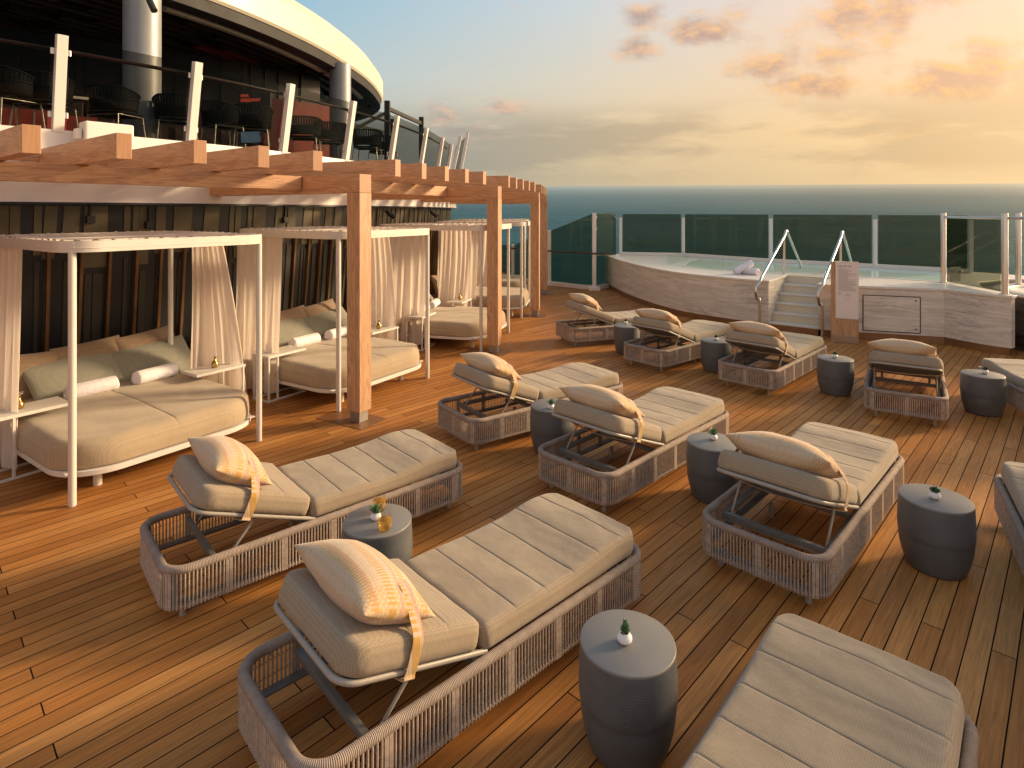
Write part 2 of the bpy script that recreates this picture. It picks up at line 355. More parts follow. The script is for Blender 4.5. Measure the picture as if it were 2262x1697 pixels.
M_col=mat('grey_metallic_column',color=(.30,.31,.32),rough=.45,noise=.08,nscale=4,metal=.2)
M_leaf=mat('succulent_green',color=(.09,.19,.075),rough=.5,noise=.3,nscale=40)
M_leaf2=mat('dark_succulent_green',color=(.03,.10,.03),rough=.45,noise=.3,nscale=40)
M_pot=mat('white_ceramic',color=(.80,.77,.78),rough=.3,noise=.03,nscale=20)
M_soil=mat('dark_soil',color=(.05,.03,.02),rough=.9,noise=.4,nscale=90)
M_flower=mat('white_petals',color=(.80,.76,.68),rough=.6,noise=.05,nscale=60)
def drink_fn(t,p,obj,o):
    gl=t.n('ShaderNodeBsdfGlossy'); gl.inputs['Roughness'].default_value=.05
    tr=t.n('ShaderNodeBsdfTransparent'); tr.inputs[0].default_value=(.97,.80,.45,1)
    tl=t.n('ShaderNodeBsdfTranslucent'); tl.inputs[0].default_value=(.95,.62,.20,1)
    m1=t.n('ShaderNodeMixShader'); m1.inputs[0].default_value=.28; t.nt.links.new(tr.outputs[0],m1.inputs[1]); t.nt.links.new(tl.outputs[0],m1.inputs[2])
    m2=t.n('ShaderNodeMixShader'); m2.inputs[0].default_value=.06; t.nt.links.new(m1.outputs[0],m2.inputs[1]); t.nt.links.new(gl.outputs[0],m2.inputs[2])
    t.nt.links.new(m2.outputs[0],o.inputs[0])
M_drink=mat('amber_drink',drink_fn)
M_gtumb=glass_mat('clear_tumbler_glass',(.975,.975,.965),1.0)
M_sign=mat('pale_pink_sign_board',color=(.82,.72,.68),rough=.5)
M_ink=mat('dark_grey_print',color=(.03,.025,.025),rough=.6)
M_ink2=mat('faint_grey_print',color=(.13,.105,.10),rough=.6)
M_rust=mat('brown_deck_pad',color=(.20,.085,.032),rough=.45,noise=.15,nscale=6)
def led(name,c,s):
    def f(t,p,obj,o):
        e=t.n('ShaderNodeEmission'); e.inputs[0].default_value=(*c,1); e.inputs[1].default_value=s; t.nt.links.new(e.outputs[0],o.inputs[0])
    return mat(name,f)
M_neon=led('red_neon_letters',(1,.12,.05),.8)
M_screen=led('pale_blue_screen_text',(.5,.75,.95),.5)

# ------------------------------------------------------------------ mesh builder
class MB:
    def __init__(s): s.v=[]; s.f=[]; s.uv=[]
    def add(s,vs,fs,uvs=None):
        b=len(s.v); s.v+= [tuple(q) for q in vs]; s.f+=[tuple(b+i for i in f) for f in fs]
        s.uv+= list(uvs) if uvs else [(0,0)]*len(vs)
    def box(s,c,size,rz=0,M=None):
        hx,hy,hz=size[0]/2,size[1]/2,size[2]/2
        vs=[Vector((x,y,z)) for x in(-hx,hx) for y in(-hy,hy) for z in(-hz,hz)]
        m=M if M is not None else Matrix.Rotation(rz,3,'Z')
        s.add([Vector(c)+m@q for q in vs],[(0,1,3,2),(4,6,7,5),(0,4,5,1),(2,3,7,6),(0,2,6,4),(1,5,7,3)])
    def bar(s,a,b,w,h,up=(0,0,1)):
        a=Vector(a);b=Vector(b);d=b-a;L=d.length;d.normalize(); upv=Vector(up)
        if abs(d.dot(upv))>.98: upv=Vector((1,0,0))
        y=upv.cross(d).normalized(); z=d.cross(y)
        s.box((a+b)/2,(L,w,h),M=Matrix((d,y,z)).transposed())
    def prism(s,poly,z0,z1):
        n=len(poly); f0=(lambda p:z0(p) if callable(z0) else z0); f1=(lambda p:z1(p) if callable(z1) else z1)
        s.add([(p[0],p[1],f0(p)) for p in poly]+[(p[0],p[1],f1(p)) for p in poly],
              [(i,(i+1)%n,n+(i+1)%n,n+i) for i in range(n)]+[tuple(range(n-1,-1,-1)),tuple(range(n,2*n))])
    def grid(s,P,nu,nv,cu=False,cv=False):
        # P(i,j)
        vs=[P(i,j) for i in range(nu) for j in range(nv)]; fs=[]
        for i in range(nu if cu else nu-1):
            for j in range(nv if cv else nv-1):
                i2=(i+1)%nu; j2=(j+1)%nv
                fs.append((i*nv+j,i2*nv+j,i2*nv+j2,i*nv+j2))
        s.add(vs,fs)
    def tube(s,path,r,n=10,closed=False,caps=True,up=(0,0,1)):
        path=[Vector(p) for p in path]; m=len(path); vs=[];uvs=[];L=0
        rings=m+(1 if closed else 0)
        upv=Vector(up)
        for k in range(rings):
            i=k%m
            p=path[i]; a=path[(i-1)%m] if(closed or i>0) else p; b=path[(i+1)%m] if(closed or i<m-1) else p
            d=(b-a).normalized()
            if k>0: L+=(path[i]-path[(k-1)%m]).length
            side=d.cross(upv)
            if side.length<.05: side=d.cross(Vector((1,0,0)))
            side.normalize(); u2=side.cross(d).normalized()
            rr=r[i] if isinstance(r,(list,tuple)) else r
            for j in range(n):
                t=2*PI*j/n; vs.append(p+side*math.cos(t)*rr+u2*math.sin(t)*rr); uvs.append((L,j/n))
        fs=[(k*n+j,k*n+(j+1)%n,(k+1)*n+(j+1)%n,(k+1)*n+j) for k in range(rings-1) for j in range(n)]
        if caps and not closed: fs+=[tuple(range(n-1,-1,-1)),tuple((rings-1)*n+j for j in range(n))]
        s.add(vs,fs,uvs)
    def lathe(s,prof,n=32,c=(0,0,0)):
        vs=[];m=len(prof)
        for r,z in prof:
            for j in range(n):
                t=2*PI*j/n; vs.append((c[0]+r*math.cos(t),c[1]+r*math.sin(t),c[2]+z))
        fs=[(k*n+j,k*n+(j+1)%n,(k+1)*n+(j+1)%n,(k+1)*n+j) for k in range(m-1) for j in range(n)]
        if prof[0][0]>1e-5: fs.append(tuple(range(n-1,-1,-1)))
        if prof[-1][0]>1e-5: fs.append(tuple((m-1)*n+j for j in range(n)))
        s.add(vs,fs)
    def mesh(s,name,m,smooth=None):
        me=bpy.data.meshes.new(name); me.from_pydata([tuple(v) for v in s.v],[],s.f); 
        ul=me.uv_layers.new(name='UVMap')
        idx=[0]*len(me.loops); me.loops.foreach_get('vertex_index',idx)
        flat=[]
        for i in idx: flat+= [s.uv[i][0],s.uv[i][1]]
        ul.data.foreach_set('uv',flat)
        me.materials.append(m); me.validate(); me.update()
        if smooth:
            me.shade_smooth(); me.set_sharp_from_angle(angle=R(smooth))
        return me
def obj(name,mb,m,parent=None,smooth=None,bevel=0,fix=False,loc=None):
    me=mb.mesh(name,m,smooth)
    if fix:
        bm=bmesh.new(); bm.from_mesh(me); bmesh.ops.remove_doubles(bm,verts=bm.verts,dist=1e-5); bmesh.ops.recalc_face_normals(bm,faces=bm.faces); bm.to_mesh(me); bm.free()
    o=bpy.data.objects.new(name,me); C.objects.link(o)
    if parent: o.parent=parent
    if loc: o.location=loc
    if bevel:
        b=o.modifiers.new('bevel','BEVEL'); b.width=bevel; b.segments=2; b.limit_method='ANGLE'; b.angle_limit=R(40)
        b.harden_normals=False
    return o
def thing(name,label,cat,loc=(0,0,0),rz=0,group=None):
    o=bpy.data.objects.new(name,None); C.objects.link(o); o.empty_display_size=.1
    o.location=loc; o.rotation_euler=(0,0,rz); o['label']=label; o['category']=cat
    if group: o['group']=group
    return o
def tag(o,label,cat,group=None):
    o['label']=label; o['category']=cat
    if group: o['group']=group
    return o
def dup(root,loc,rz,label,group=None,scale=None):
    def cp(o,p):
        c=o.copy(); C.objects.link(c); c.parent=p
        if p: c.matrix_parent_inverse=o.matrix_parent_inverse.copy()
        for ch in [q for q in o.children]: cp(ch,c)
        return c
    r=cp(root,None); r.location=loc; r.rotation_euler=(0,0,rz); r['label']=label
    if group: r['group']=group
    if scale: r.scale=(scale,)*3
    return r
def rrect(x0,x1,y0,y1,r,n=8):
    pts=[]
    for cx,cy,s in((x1-r,y0+r,-90),(x1-r,y1-r,0),(x0+r,y1-r,90),(x0+r,y0+r,180)):
        for k in range(n+1):
            t=R(s+90*k/n); pts.append((cx+r*math.cos(t),cy+r*math.sin(t)))
    return pts
def resample(pts,step,closed=True):
    P=[Vector(p) for p in pts]; 
    if closed: P.append(P[0])
    seg=[(P[i+1]-P[i]).length for i in range(len(P)-1)]; T=sum(seg); n=max(4,round(T/step)); out=[];i=0;acc=0
    for k in range(n if closed else n+1):
        d=T*k/n
        while i<len(seg)-1 and acc+seg[i]<d: acc+=seg[i]; i+=1
        f=(d-acc)/seg[i] if seg[i]>1e-9 else 0
        out.append(P[i].lerp(P[i+1],min(1,max(0,f))))
    return out
def cushion(L,Wd,T,rc,e,seams=(),dome=.0,sag=None,M=None,puff=.0004,seed=0,ny=22,step=.05,rc2=None):
    """soft rounded cushion, x 0..L, y 0..Wd, z 0..T"""
    mb=MB(); rc2=rc if rc2 is None else rc2
    xs=set([0.0,L])
    k=0
    while k*step<L: xs.add(k*step); k+=1
    for q in(.004,.012,.025,.045,.07,.1,.14): xs.add(q); xs.add(L-q)
    for sm in seams:
        for d in(-.02,-.011,-.005,0,.005,.011,.02): xs.add(sm+d)
    xs=sorted(xs); xs2=[]
    for q in xs:
        if 0<=q<=L and (not xs2 or q-xs2[-1]>.0035): xs2.append(q)
    if xs2[-1]<L: xs2[-1]=L
    xs=xs2
    ts=[-1,-.985,-.955,-.91,-.85]+[-.75+1.5*i/(ny-1) for i in range(ny)]+[.85,.91,.955,.985,1]
    def hw(x):
        h=Wd/2
        if x<rc: h-= rc-math.sqrt(max(0,rc*rc-(rc-x)**2))
        if L-x<rc2: q=rc2-(L-x); h-= rc2-math.sqrt(max(0,rc2*rc2-q*q))
        return h
    def top(x,t):
        h=hw(x); y=t*h; d=min(x,L-x,h-abs(y))
        z=T-e+math.sqrt(max(0,e*e-(e-min(d,e))**2))
        z+=dome*(1-(2*x/L-1)**2)*(1-t*t)
        bl=min(1,max(0,d/.03))
        for sm in seams:
            z-=bl*(.0042*math.exp(-((x-sm)/.0038)**2)+puff*math.exp(-((x-sm)/.025)**2))
        if sag: z+=sag(x,t)
        z+=bl*(.007*mnoise.noise(Vector((x*4+seed,y*4,seed)))+.0022*mnoise.noise(Vector((x*17,y*11+seed,seed))))
        return z
    nx=len(xs); nt=len(ts)
    def P(x,y,z):
        v=Vector((x,y+Wd/2,z)); return M@v if M is not None else v
    mb.grid(lambda i,j:P(xs[i],ts[j]*hw(xs[i]),top(xs[i],ts[j])),nx,nt)
    # border loop
    loop=[(i,0) for i in range(nx)]+[(nx-1,j) for j in range(1,nt)]+[(i,nt-1) for i in range(nx-2,-1,-1)]+[(0,j) for j in range(nt-2,0,-1)]
    prof=[(0,1.0,0),(0,.8,.003),(0,.5,.006),(0,.25,.003)]
    n=len(loop)
    def Q(k,l):
        i,j=loop[k]; x=xs[i]; y=ts[j]*hw(x); zt=top(x,ts[j])
        _,f,bul=((0,1,0),(0,.82,.004),(0,.5,.007),(0,.2,.004),(0,.04,-.004),(0,0,-.02))[l]
        cx,cy=L/2,0; dx,dy=x-cx,y-cy
        nx_= (1 if i==nx-1 else -1 if i==0 else 0); ny_=(1 if j==nt-1 else -1 if j==0 else 0)
        return P(x+nx_*bul,y+ny_*bul,zt*f)
    mb.grid(lambda k,l:Q(k,l),n,6,cu=True)
    bot=[Q(k,5) for k in range(n)]
    mb.add(bot,[tuple(range(n))])
    return mb
def pillow_mb(a,b,h,M=None,nu=22,nv=18,seed=0,pinch=.07,flat=.55):
    mb=MB()
    def f(side):
        def P(i,j):
            u=-1+2*i/(nu-1); v=-1+2*j/(nv-1)
            u=math.sin(u*PI/2); v=math.sin(v*PI/2)
            x=a*u*(1-pinch*(1-v*v)); y=b*v*(1-pinch*.6*(1-u*u))
            k=max(0,(1-u*u)*(1-v*v)); z=side*h*(k**flat)
            z+=.012*k*mnoise.noise(Vector((x*9+seed,y*9,side)))
            q=Vector((x,y,z)); return M@q if M is not None else q
        return P
    mb.grid(f(1),nu,nv); mb.grid(f(-1),nu,nv)
    return mb
def catmull(P,n=10,closed=False):
    out=[]; m=len(P); P=[Vector(p) for p in P]
    for i in range(m if closed else m-1):
        p0=P[(i-1)%m] if(closed or i>0) else P[0]*2-P[1]; p1=P[i]; p2=P[(i+1)%m]; p3=P[(i+2)%m] if(closed or i+2<m) else P[-1]*2-P[-2]
        for k in range(n):
            t=k/n; out.append(.5*((2*p1)+(-p0+p2)*t+(2*p0-5*p1+4*p2-p3)*t*t+(-p0+3*p1-3*p2+p3)*t**3))
    if not closed: out.append(P[-1])
    return out
def kind(o,k='structure'): o['kind']=k; return o
F_=1312.0;H_=2.4;V_=466.2
def ray(x): return (x-1131)/F_
def ground(x,y,z=0):
    Y=F_*(H_-z)/(y-V_); return Vector((ray(x)*Y,Y,z))

# ------------------------------------------------------------------ sea and decks
mb=MB()
RS=60000
rings=[0,60,150,400,1200,4000,15000,RS]; seg=48
def seaP(i,j):
    r=rings[i]; t=2*PI*j/seg; x=r*math.cos(t); y=r*math.sin(t); return (x,y,.0417*y+.0066*x)
mb.grid(seaP,len(rings),seg,cv=True)
sea=kind(obj('sea',mb,M_sea,loc=(0,0,-42)))
mb=MB()
mb.prism([(-16,-6),(14,-6),(13.5,6),(12,11),(9.6,14.9),(7.6,16.9),(5.6,18.75),(3.6,19.25),(1.3,19.4),(-.5,23.5),(-2.4,26),(-16,26)],-.35,0)
deck=kind(obj('deck',mb,M_deck))

# ------------------------------------------------------------------ sun lounger
LL,LW=2.17,.81
def build_lounger(label,zh,detail=1):
    root=thing('sun_lounger',label,'sun lounger',group='sun loungers set out on the teak deck')
    rim=resample([(*p,.322) for p in rrect(.02,LL-.02,.02,LW-.02,.13,10)],.02)
    mb=MB(); mb.tube(rim,.0255,14,closed=True)
    obj('rim',mb,M_rope,root,smooth=60)
    low=resample([(*p,.113) for p in rrect(.02,LL-.02,.02,LW-.02,.13,10)],.03)
    mb=MB(); mb.tube(low,.020,8,closed=True)
    obj('bottom_rail',mb,M_rope,root,smooth=60)
    # vertical cords, grouped between wrapped uprights
    mb=MB(); path=resample([(*p,0) for p in rrect(.004,LL-.004,.004,LW-.004,.14,12)],.0208)
    n=len(path); per=16
    rnd=random.Random(3)
    for i,p in enumerate(path):
        q=path[(i+1)%n]; d=(q-path[i-1]).normalized()
        if i%per in(0,1):
            for k in(-.25,.25):
                mb.bar((p.x+d.x*.0208*k,p.y+d.y*.0208*k,.10),(p.x+d.x*.0208*k,p.y+d.y*.0208*k,.335),.0085,.008,up=(d.x,d.y,0))
        j=rnd.uniform(-.0008,.0008); j2=rnd.uniform(-.0008,.0008)
        a=Vector((p.x+d.x*j,p.y+d.y*j,.10)); b=Vector((p.x+d.x*j2,p.y+d.y*j2,.335))
        mb.tube([a,b],.0049,6,caps=False)
    obj('cord_sides',mb,M_cord,root,smooth=80)
    mb=MB()   # painted steel chassis inside
    for y in(.075,LW-.075): mb.box((LL/2+.13,y,.262),(LL-.42,.028,.04))
    for x in(.30,.88,2.05): mb.box((x,LW/2,.262),(.034,LW-.12,.036))
    for y in(.05,LW-.05): mb.box((LL/2,y,.128),(LL-.16,.03,.012))
    for x in(.055,LL-.055): mb.box((x,LW/2,.128),(.045,LW-.2,.012))
    for x in(.07,LL-.07):
        for y in(.035,LW-.035): mb.box((x,y,.22),(.022,.018,.20))
    obj('chassis',mb,M_grey,root,bevel=.003)
    for x in(.124,1.0,LL-.124):
        for y in(.125,LW-.125):
            mb=MB(); mb.lathe([(.017,0),(.021,.004),(.021,.018),(.018,.02),(.018,.11)],14,(x,y,0)); obj('leg',mb,M_tube,root,smooth=40)
    # backrest
    hx,hz=.865,.345; d=Vector((.165-hx,0,zh-hz)); Lb=d.length; d.normalize(); nrm=Vector((-d.z,0,d.x))*-1
    if nrm.z<0: nrm=-nrm
    M=Matrix.Translation((hx,LW-.045,hz))@Matrix((( d.x,0,nrm.x,0),(0,-1,0,0),(d.z,0,nrm.z,0),(0,0,0,1)))
    bw=LW-.09
    br=thing_part('backrest',root)
    pts=[(-.05,0)]+[( -.0,0)]
    U=[]
    r=.09
    U+=[Vector((-.04,.012,0)),Vector((.2,.012,0)),Vector((Lb-r,.012,0))]
    U+=[Vector((Lb-r+r*math.sin(R(a)),.012+r-r*math.cos(R(a)),0)) for a in range(15,91,15)]
    U+=[Vector((Lb,bw/2,0))]
    U+=[Vector((Lb-r+r*math.cos(R(a)),bw-.012-r+r*math.sin(R(a)),0)) for a in range(0,91,15)]
    U+=[Vector((.2,bw-.012,0)),Vector((-.04,bw-.012,0))]
    mb=MB(); mb.tube([M@q for q in U],.0135,10); obj('backrest_frame',mb,M_tube,br,smooth=60)
    mb=MB()
    for k in range(9):
        x=.06+k*(Lb-.12)/8
        a=M@Vector((x,.02,.004)); b=M@Vector((x,bw-.02,.004)); mb.bar(a,b,.045,.004,up=nrm)
    obj('support_webbing',mb,M_grey,br)
    mb=MB(); fa=.36
    for y in(.05,bw-.05):
        a=M@Vector((fa,y,-.012)); mb.tube([a,Vector((a.x-.02,a.y,a.z-.04)),Vector((a.x-.17,a.y,.255)),Vector((a.x-.19,a.y,.20))],.0085,8)
        mb.box((a.x,a.y,a.z+.004),(.035,.03,.03))
    xr=(M@Vector((fa,0,0))).x-.19
    mb.tube([(xr,.03,.205),(xr,LW-.03,.205)],.0075,8)
    obj('support_arm',mb,M_tube,br,smooth=60)
    # cushions
    e=.035
    seatM=Matrix.Translation((.885,.045,.338))
    sL=LL-.885-.05
    mb=cushion(sL,bw,.118,.03,e,seams=[.215*k for k in range(1,6)],dome=.006,sag=lambda x,t:.022*math.exp(-((x-sL+.22)/.22)**2)-.012*math.exp(-((x-.55)/.3)**2),M=seatM,seed=1,rc2=.10)
    obj('seat_cushion',mb,M_cush,root,smooth=60,fix=True)
    cm=M@Matrix.Translation((.03,0,.016))
    mb=cushion(Lb-.035,bw,.125,.03,.04,seams=[.2,.4],dome=.010,M=cm,seed=5,rc2=.10)
    obj('back_cushion',mb,M_cush,root,smooth=60,fix=True)
    # zip edge piping round the seat
    # pillow, long axis across, resting near the head end
    cx=Lb-.235; cy=bw/2-.01
    pM=M@Matrix.Translation((cx,cy,.125+.088))@Matrix.Rotation(R(-8),4,'Y')
    mb=pillow_mb(.195,.345,.125,seed=2)
    po=obj('pillow',mb,M_pil,root,smooth=75,fix=True); po.matrix_local=pM
    # strap that loops round the back cushion over the pillow
    s=[]
    zc=.125+.016
    prof=[(bw-.15,zc+.155),(bw-.10,zc+.135),(bw-.03,zc+.06),(bw+.012,zc-.005),(bw+.016,.08),(bw+.012,.0),(bw-.02,-.03),(bw/2,-.055),(.02,-.03),(-.012,.0),(-.016,.08),(-.012,zc-.005),(.03,zc+.06),(.10,zc+.135),(.15,zc+.155)]
    sp=catmull([(cx-.03-.05*((abs(y-bw/2)/(bw/2))**2),y,z) for y,z in prof],6)
    vs=[];fs=[]
    mb=MB(); m=len(sp)
    def SP(i,j):
        p=sp[i]; q=sp[min(i+1,m-1)]-sp[max(i-1,0)]; nn=Vector((0,-q.z,q.y)).normalized()*.004
        off=(-.027,.027,.027,-.027)[j]; o2=(1,1,-1,-1)[j]
        return M@Vector((p.x+off,p.y,p.z))+ (M.to_3x3()@nn)*o2*.5
    mb.grid(SP,m,4,cv=True)
    so_=obj('strap',mb,M_pil,po,smooth=40); so_.matrix_parent_inverse=pM.inverted()
    return root
def thing_part(name,parent):
    o=bpy.data.objects.new(name,None); C.objects.link(o); o.parent=parent; o.empty_display_size=.05; return o
G_l='sun loungers set out on the teak deck'
lounger_specs=[ # x,y,angle,label
 ('A',-.745,2.133,43,'large foreground rope sun lounger with striped yellow pillow, left of the nearest drum table'),
 ('B',-1.965,3.352,41.6,'rope sun lounger behind the table with two drinks, closest to the nearest canopy daybed'),
 ('C',-.382,5.794,35.8,'rope sun lounger just right of the nearest pergola post, leftmost of the middle row'),
 ('D',.737,4.578,44.7,'rope sun lounger in the centre of the deck, back raised toward the viewer'),
 ('E',1.82,3.461,45.6,'sunlit sunlit rope lounger with orange lit pillow, right of centre between two drum tables'),
 ('G',.493,.820,48.6,'cropped rope sun lounger, only its grey foot cushion showing at the bottom edge'),
 ('H',1.053,10.374,19.9,'farthest left sun lounger of the back row, beside the last pergola posts'),
 ('I',2.21,8.688,39.8,'second sun lounger of the back row, between two drum tables left of the steps'),
 ('J',3.353,7.581,45.4,'back row sun lounger in front of the pool steps, with a pink lit seat'),
 ('K',4.76,6.464,56.3,'sun lounger seen from its head end, in front of the marble access panel'),
 ('M',3.38,2.437,59,'rope sun lounger cut off by the right edge, beside the very dark drum table'),
 ('N',6.365,5.615,75,'partly visible sun lounger at the far right edge, behind the rightmost drum table'),
]
protoA=build_lounger(lounger_specs[0][4],.565); protoA.location=(-.745,2.133,0); protoA.rotation_euler=(0,0,R(43))
protoB=build_lounger(lounger_specs[1][4],.62)
for i,(k,x,y,a,lb) in enumerate(lounger_specs[1:]):
    if k=='G':
        pg=build_lounger(lb,.375); pg.location=(x,y,0); pg.rotation_euler=(0,0,R(a)); continue
    if i==0: protoB.location=(x,y,0); protoB.rotation_euler=(0,0,R(a))
    else:
        q=dup(protoB,(x,y,0),R(a),lb,G_l); rv=random.Random(k)
        for c in q.children:
            if c.name.startswith('pillow'):
                c.matrix_basis=c.matrix_basis@Matrix.Translation((rv.uniform(-.02,.015),rv.uniform(-.025,.025),0))@Matrix.Rotation(R(rv.uniform(-5,5)),4,'Z')@Matrix.Rotation(R(rv.uniform(-4,3)),4,'Y')

# ------------------------------------------------------------------ drum tables, plants, drinks
def build_drum(label):
    root=thing('drum_table',label,'side table',group='round charcoal drum tables between the loungers')
    r=.212; prof=[(.160,0),(.168,.004)]
    for k in range(0,13):
        z=.01+k*.0165; prof.append((.170+.0435*math.sin(min(1,z/.21)*PI/2),z))
    prof+=[(.2150,.222),(.2178,.230),(.2190,.255),(.2192,.29),(.2185,.33),(.2165,.38),(.2142,.42),(.2125,.45)]
    mb=MB(); mb.lathe(prof,72); obj('body',mb,M_drum,root,smooth=35)
    mb=MB(); mb.lathe([(.2125,.4502),(.2130,.455),(.2118,.4605),(.2090,.462),(0,.462)],72); obj('tabletop',mb,M_dtop,root,smooth=50)
    return root
G_d='round charcoal drum tables between the loungers'
drums=[(.532,2.735,'nearest charcoal drum table, foreground, with a small potted succulent and its shadow'),
 (-.863,3.804,'charcoal drum table carrying two amber drinks and a succulent, between the two nearest left loungers'),
 (.408,6.056,'charcoal drum table half hidden behind the centre lounger backrest'),
 (1.73,5.101,'charcoal drum table between the centre lounger and the sunlit lounger to its right'),
 (2.923,4.099,'very dark drum table standing right of the sunlit lounger, near the right edge'),
 (1.985,10.374-.1,'leftmost drum table of the back row, between the first two back loungers'),
 (3.124,9.108,'drum table of the back row left of the lounger before the pool steps'),
 (4.349,7.991,'drum table standing alone in front of the pool sign'),
 (5.72,7.216,'rightmost drum table of the back row, in front of the curved marble wall')]
d0=None
drums=[(x*.98,y*.98,lb) for x,y,lb in drums]
for i,(x,y,lb) in enumerate(drums):
    if d0 is None: d0=build_drum(lb); d0.location=(x,y,0)
    else: dup(d0,(x,y,0),R(40*i),lb,G_d)
TZ=.4622
def build_pot(label,style):
    root=thing('potted_succulent',label,'potted plant',group='small potted succulents on the drum tables')
    prof=[(.014,0),(.020,.001)]
    for k in range(1,13):
        z=.001+k*.0035; rr=.0335*math.sin(PI*(.20+.62*k/12))**.75; rr+=.0009*math.cos(k*2.1*1.5)
        prof.append((rr,z))
    rt=prof[-1][0]; prof+=[(rt,.046),(rt-.003,.046),(rt-.004,.038),(0,.038)]
    mb=MB(); mb.lathe(prof,28); obj('pot',mb,M_pot,root,smooth=50)
    mb=MB(); mb.lathe([(.001,.0395),(rt-.0045,.0392)],20); mb.f.append(tuple(20+j for j in range(20))); obj('soil',mb,M_soil,root)
    mb=MB(); rnd=random.Random(style)
    def leaf(base,dirv,L,wd,th):
        L*=1.25; wd*=1.35
        d=Vector(dirv).normalized(); s=d.cross(Vector((0,0,1)));  s=s.normalized() if s.length>.01 else Vector((1,0,0)); u=s.cross(d).normalized()
        pr=[(0,.45),(.25,.85),(.5,1),(.75,.75),(.93,.32),(1,.02)]
        vs=[];fs=[];n=6
        for f,k in pr:
            c=Vector(base)+d*L*f+u*(.12*L*f*f)
            for j in range(n):
                t=2*PI*j/n; vs.append(c+s*math.cos(t)*wd*k+u*math.sin(t)*th*k)
        for i in range(len(pr)-1):
            for j in range(n): fs.append((i*n+j,i*n+(j+1)%n,(i+1)*n+(j+1)%n,(i+1)*n+j))
        mb.add(vs,fs)
    if style==0:    # stacked leaves
        for k in range(11):
            z=.040+k*.0048
            for j in range(3 if k<9 else 2):
                t=k*1.25+j*2.1; rr=.020*(1-k/16); leaf((0+.004*math.sin(k*.3),0,z),(math.cos(t),math.sin(t),.55+.12*k),rr+.006,.0062,.003)
    elif style==1:  # spiky rosette
        for k in range(22):
            t=k*2.4; up=.25+k*.11; leaf((0,0,.040),(math.cos(t),math.sin(t),up),.052-.0004*k,.0065,.003)
    else:           # small bushy
        for k in range(70):
            t=rnd.uniform(0,2*PI); rr=rnd.uniform(0,.02); b=(rr*math.cos(t),rr*math.sin(t),.042+rnd.uniform(0,.030)*(1-rr/.03))
            leaf(b,(math.cos(t)*rnd.uniform(.3,1),math.sin(t)*rnd.uniform(.3,1),rnd.uniform(.4,1.4)),.016,.0052,.003)
    obj('succulent',mb,M_leaf if style<2 else M_leaf2,root,smooth=60)
    return root
G_p='small potted succulents on the drum tables'
pots=[(1379.7,1419,0,'stacked leaf succulent in a white ribbed pot on the nearest drum table'),
 (830,1148,1,'spiky green succulent in a white pot between two amber drinks'),
 (1217.5,903,1,'succulent in a white pot peeking from behind the centre lounger backrest'),
 (1575.8,971,1,'spiky succulent in a white pot on the drum table left of the sunlit lounger'),
 (2065,1101.5,2,'dark bushy succulent in a white pot on the very dark right drum table'),
 (1381,713.8,2,'tiny succulent in a white pot on the leftmost back row drum table'),
 (1582,752,2,'tiny succulent in a white pot on the second back row drum table'),
 (1844.7,790.5,2,'tiny succulent in a white pot on the drum table in front of the pool sign'),
 (2176.5,825.5,2,'small bushy succulent in a white pot on the rightmost back row drum table')]
protos={}
for i,(px,py,st,lb) in enumerate(pots):
    g=ground(px,py,TZ)
    # keep each pot on its own table
    dx,dy=drums[i][0],drums[i][1]; v=Vector((g.x-dx,g.y-dy)); 
    if v.length>.13: v=v.normalized()*.13
    loc=(dx+v.x,dy+v.y,TZ)
    if st not in protos: p=build_pot(lb,st); p.location=loc; protos[st]=p
    else: dup(protos[st],loc,R(50*i),lb,G_p)
def build_glass(label,loc,level):
    root=thing('drinking_glass',label,'glass',loc,group='amber drinks on the drum table')
    pr=[(.026,0),(.036,.010),(.0425,.032),(.0435,.055),(.041,.088),(.036,.122)]
    inn=[(r-.0022,z+.004 if k==0 else z) for k,(r,z) in enumerate(pr)][::-1]
    mb=MB(); mb.lathe(pr+inn+[(0,.006)],36); obj('tumbler',mb,M_gtumb,root,smooth=60)
    pts=[(0,.0065),(.0235,.0066)]+[(r-.0028,z) for r,z in pr[1:] if z<level]+[(.0395,level),(0,level)]
    mb=MB(); mb.lathe(pts,36); obj('drink',mb,M_drink,root,smooth=60)
    mb=MB(); rnd=random.Random(4)
    for k in range(3):
        mb.box((rnd.uniform(-.014,.014),rnd.uniform(-.014,.014),level-.008),(.02,.02,.02),M=Matrix.Rotation(k,3,'X')@Matrix.Rotation(k*.7,3,'Z'))
    obj('ice_cube',mb,M_gtumb,root,bevel=.002)
    return root
g=ground(850,1171,TZ); build_glass('amber drink in a stemless glass in front of the succulent, nearest edge of the table',(g.x,g.y,TZ),.068)
g=ground(838,1128,TZ); build_glass('amber drink in a stemless glass behind the succulent, far side of the table',(g.x,g.y,TZ),.068)

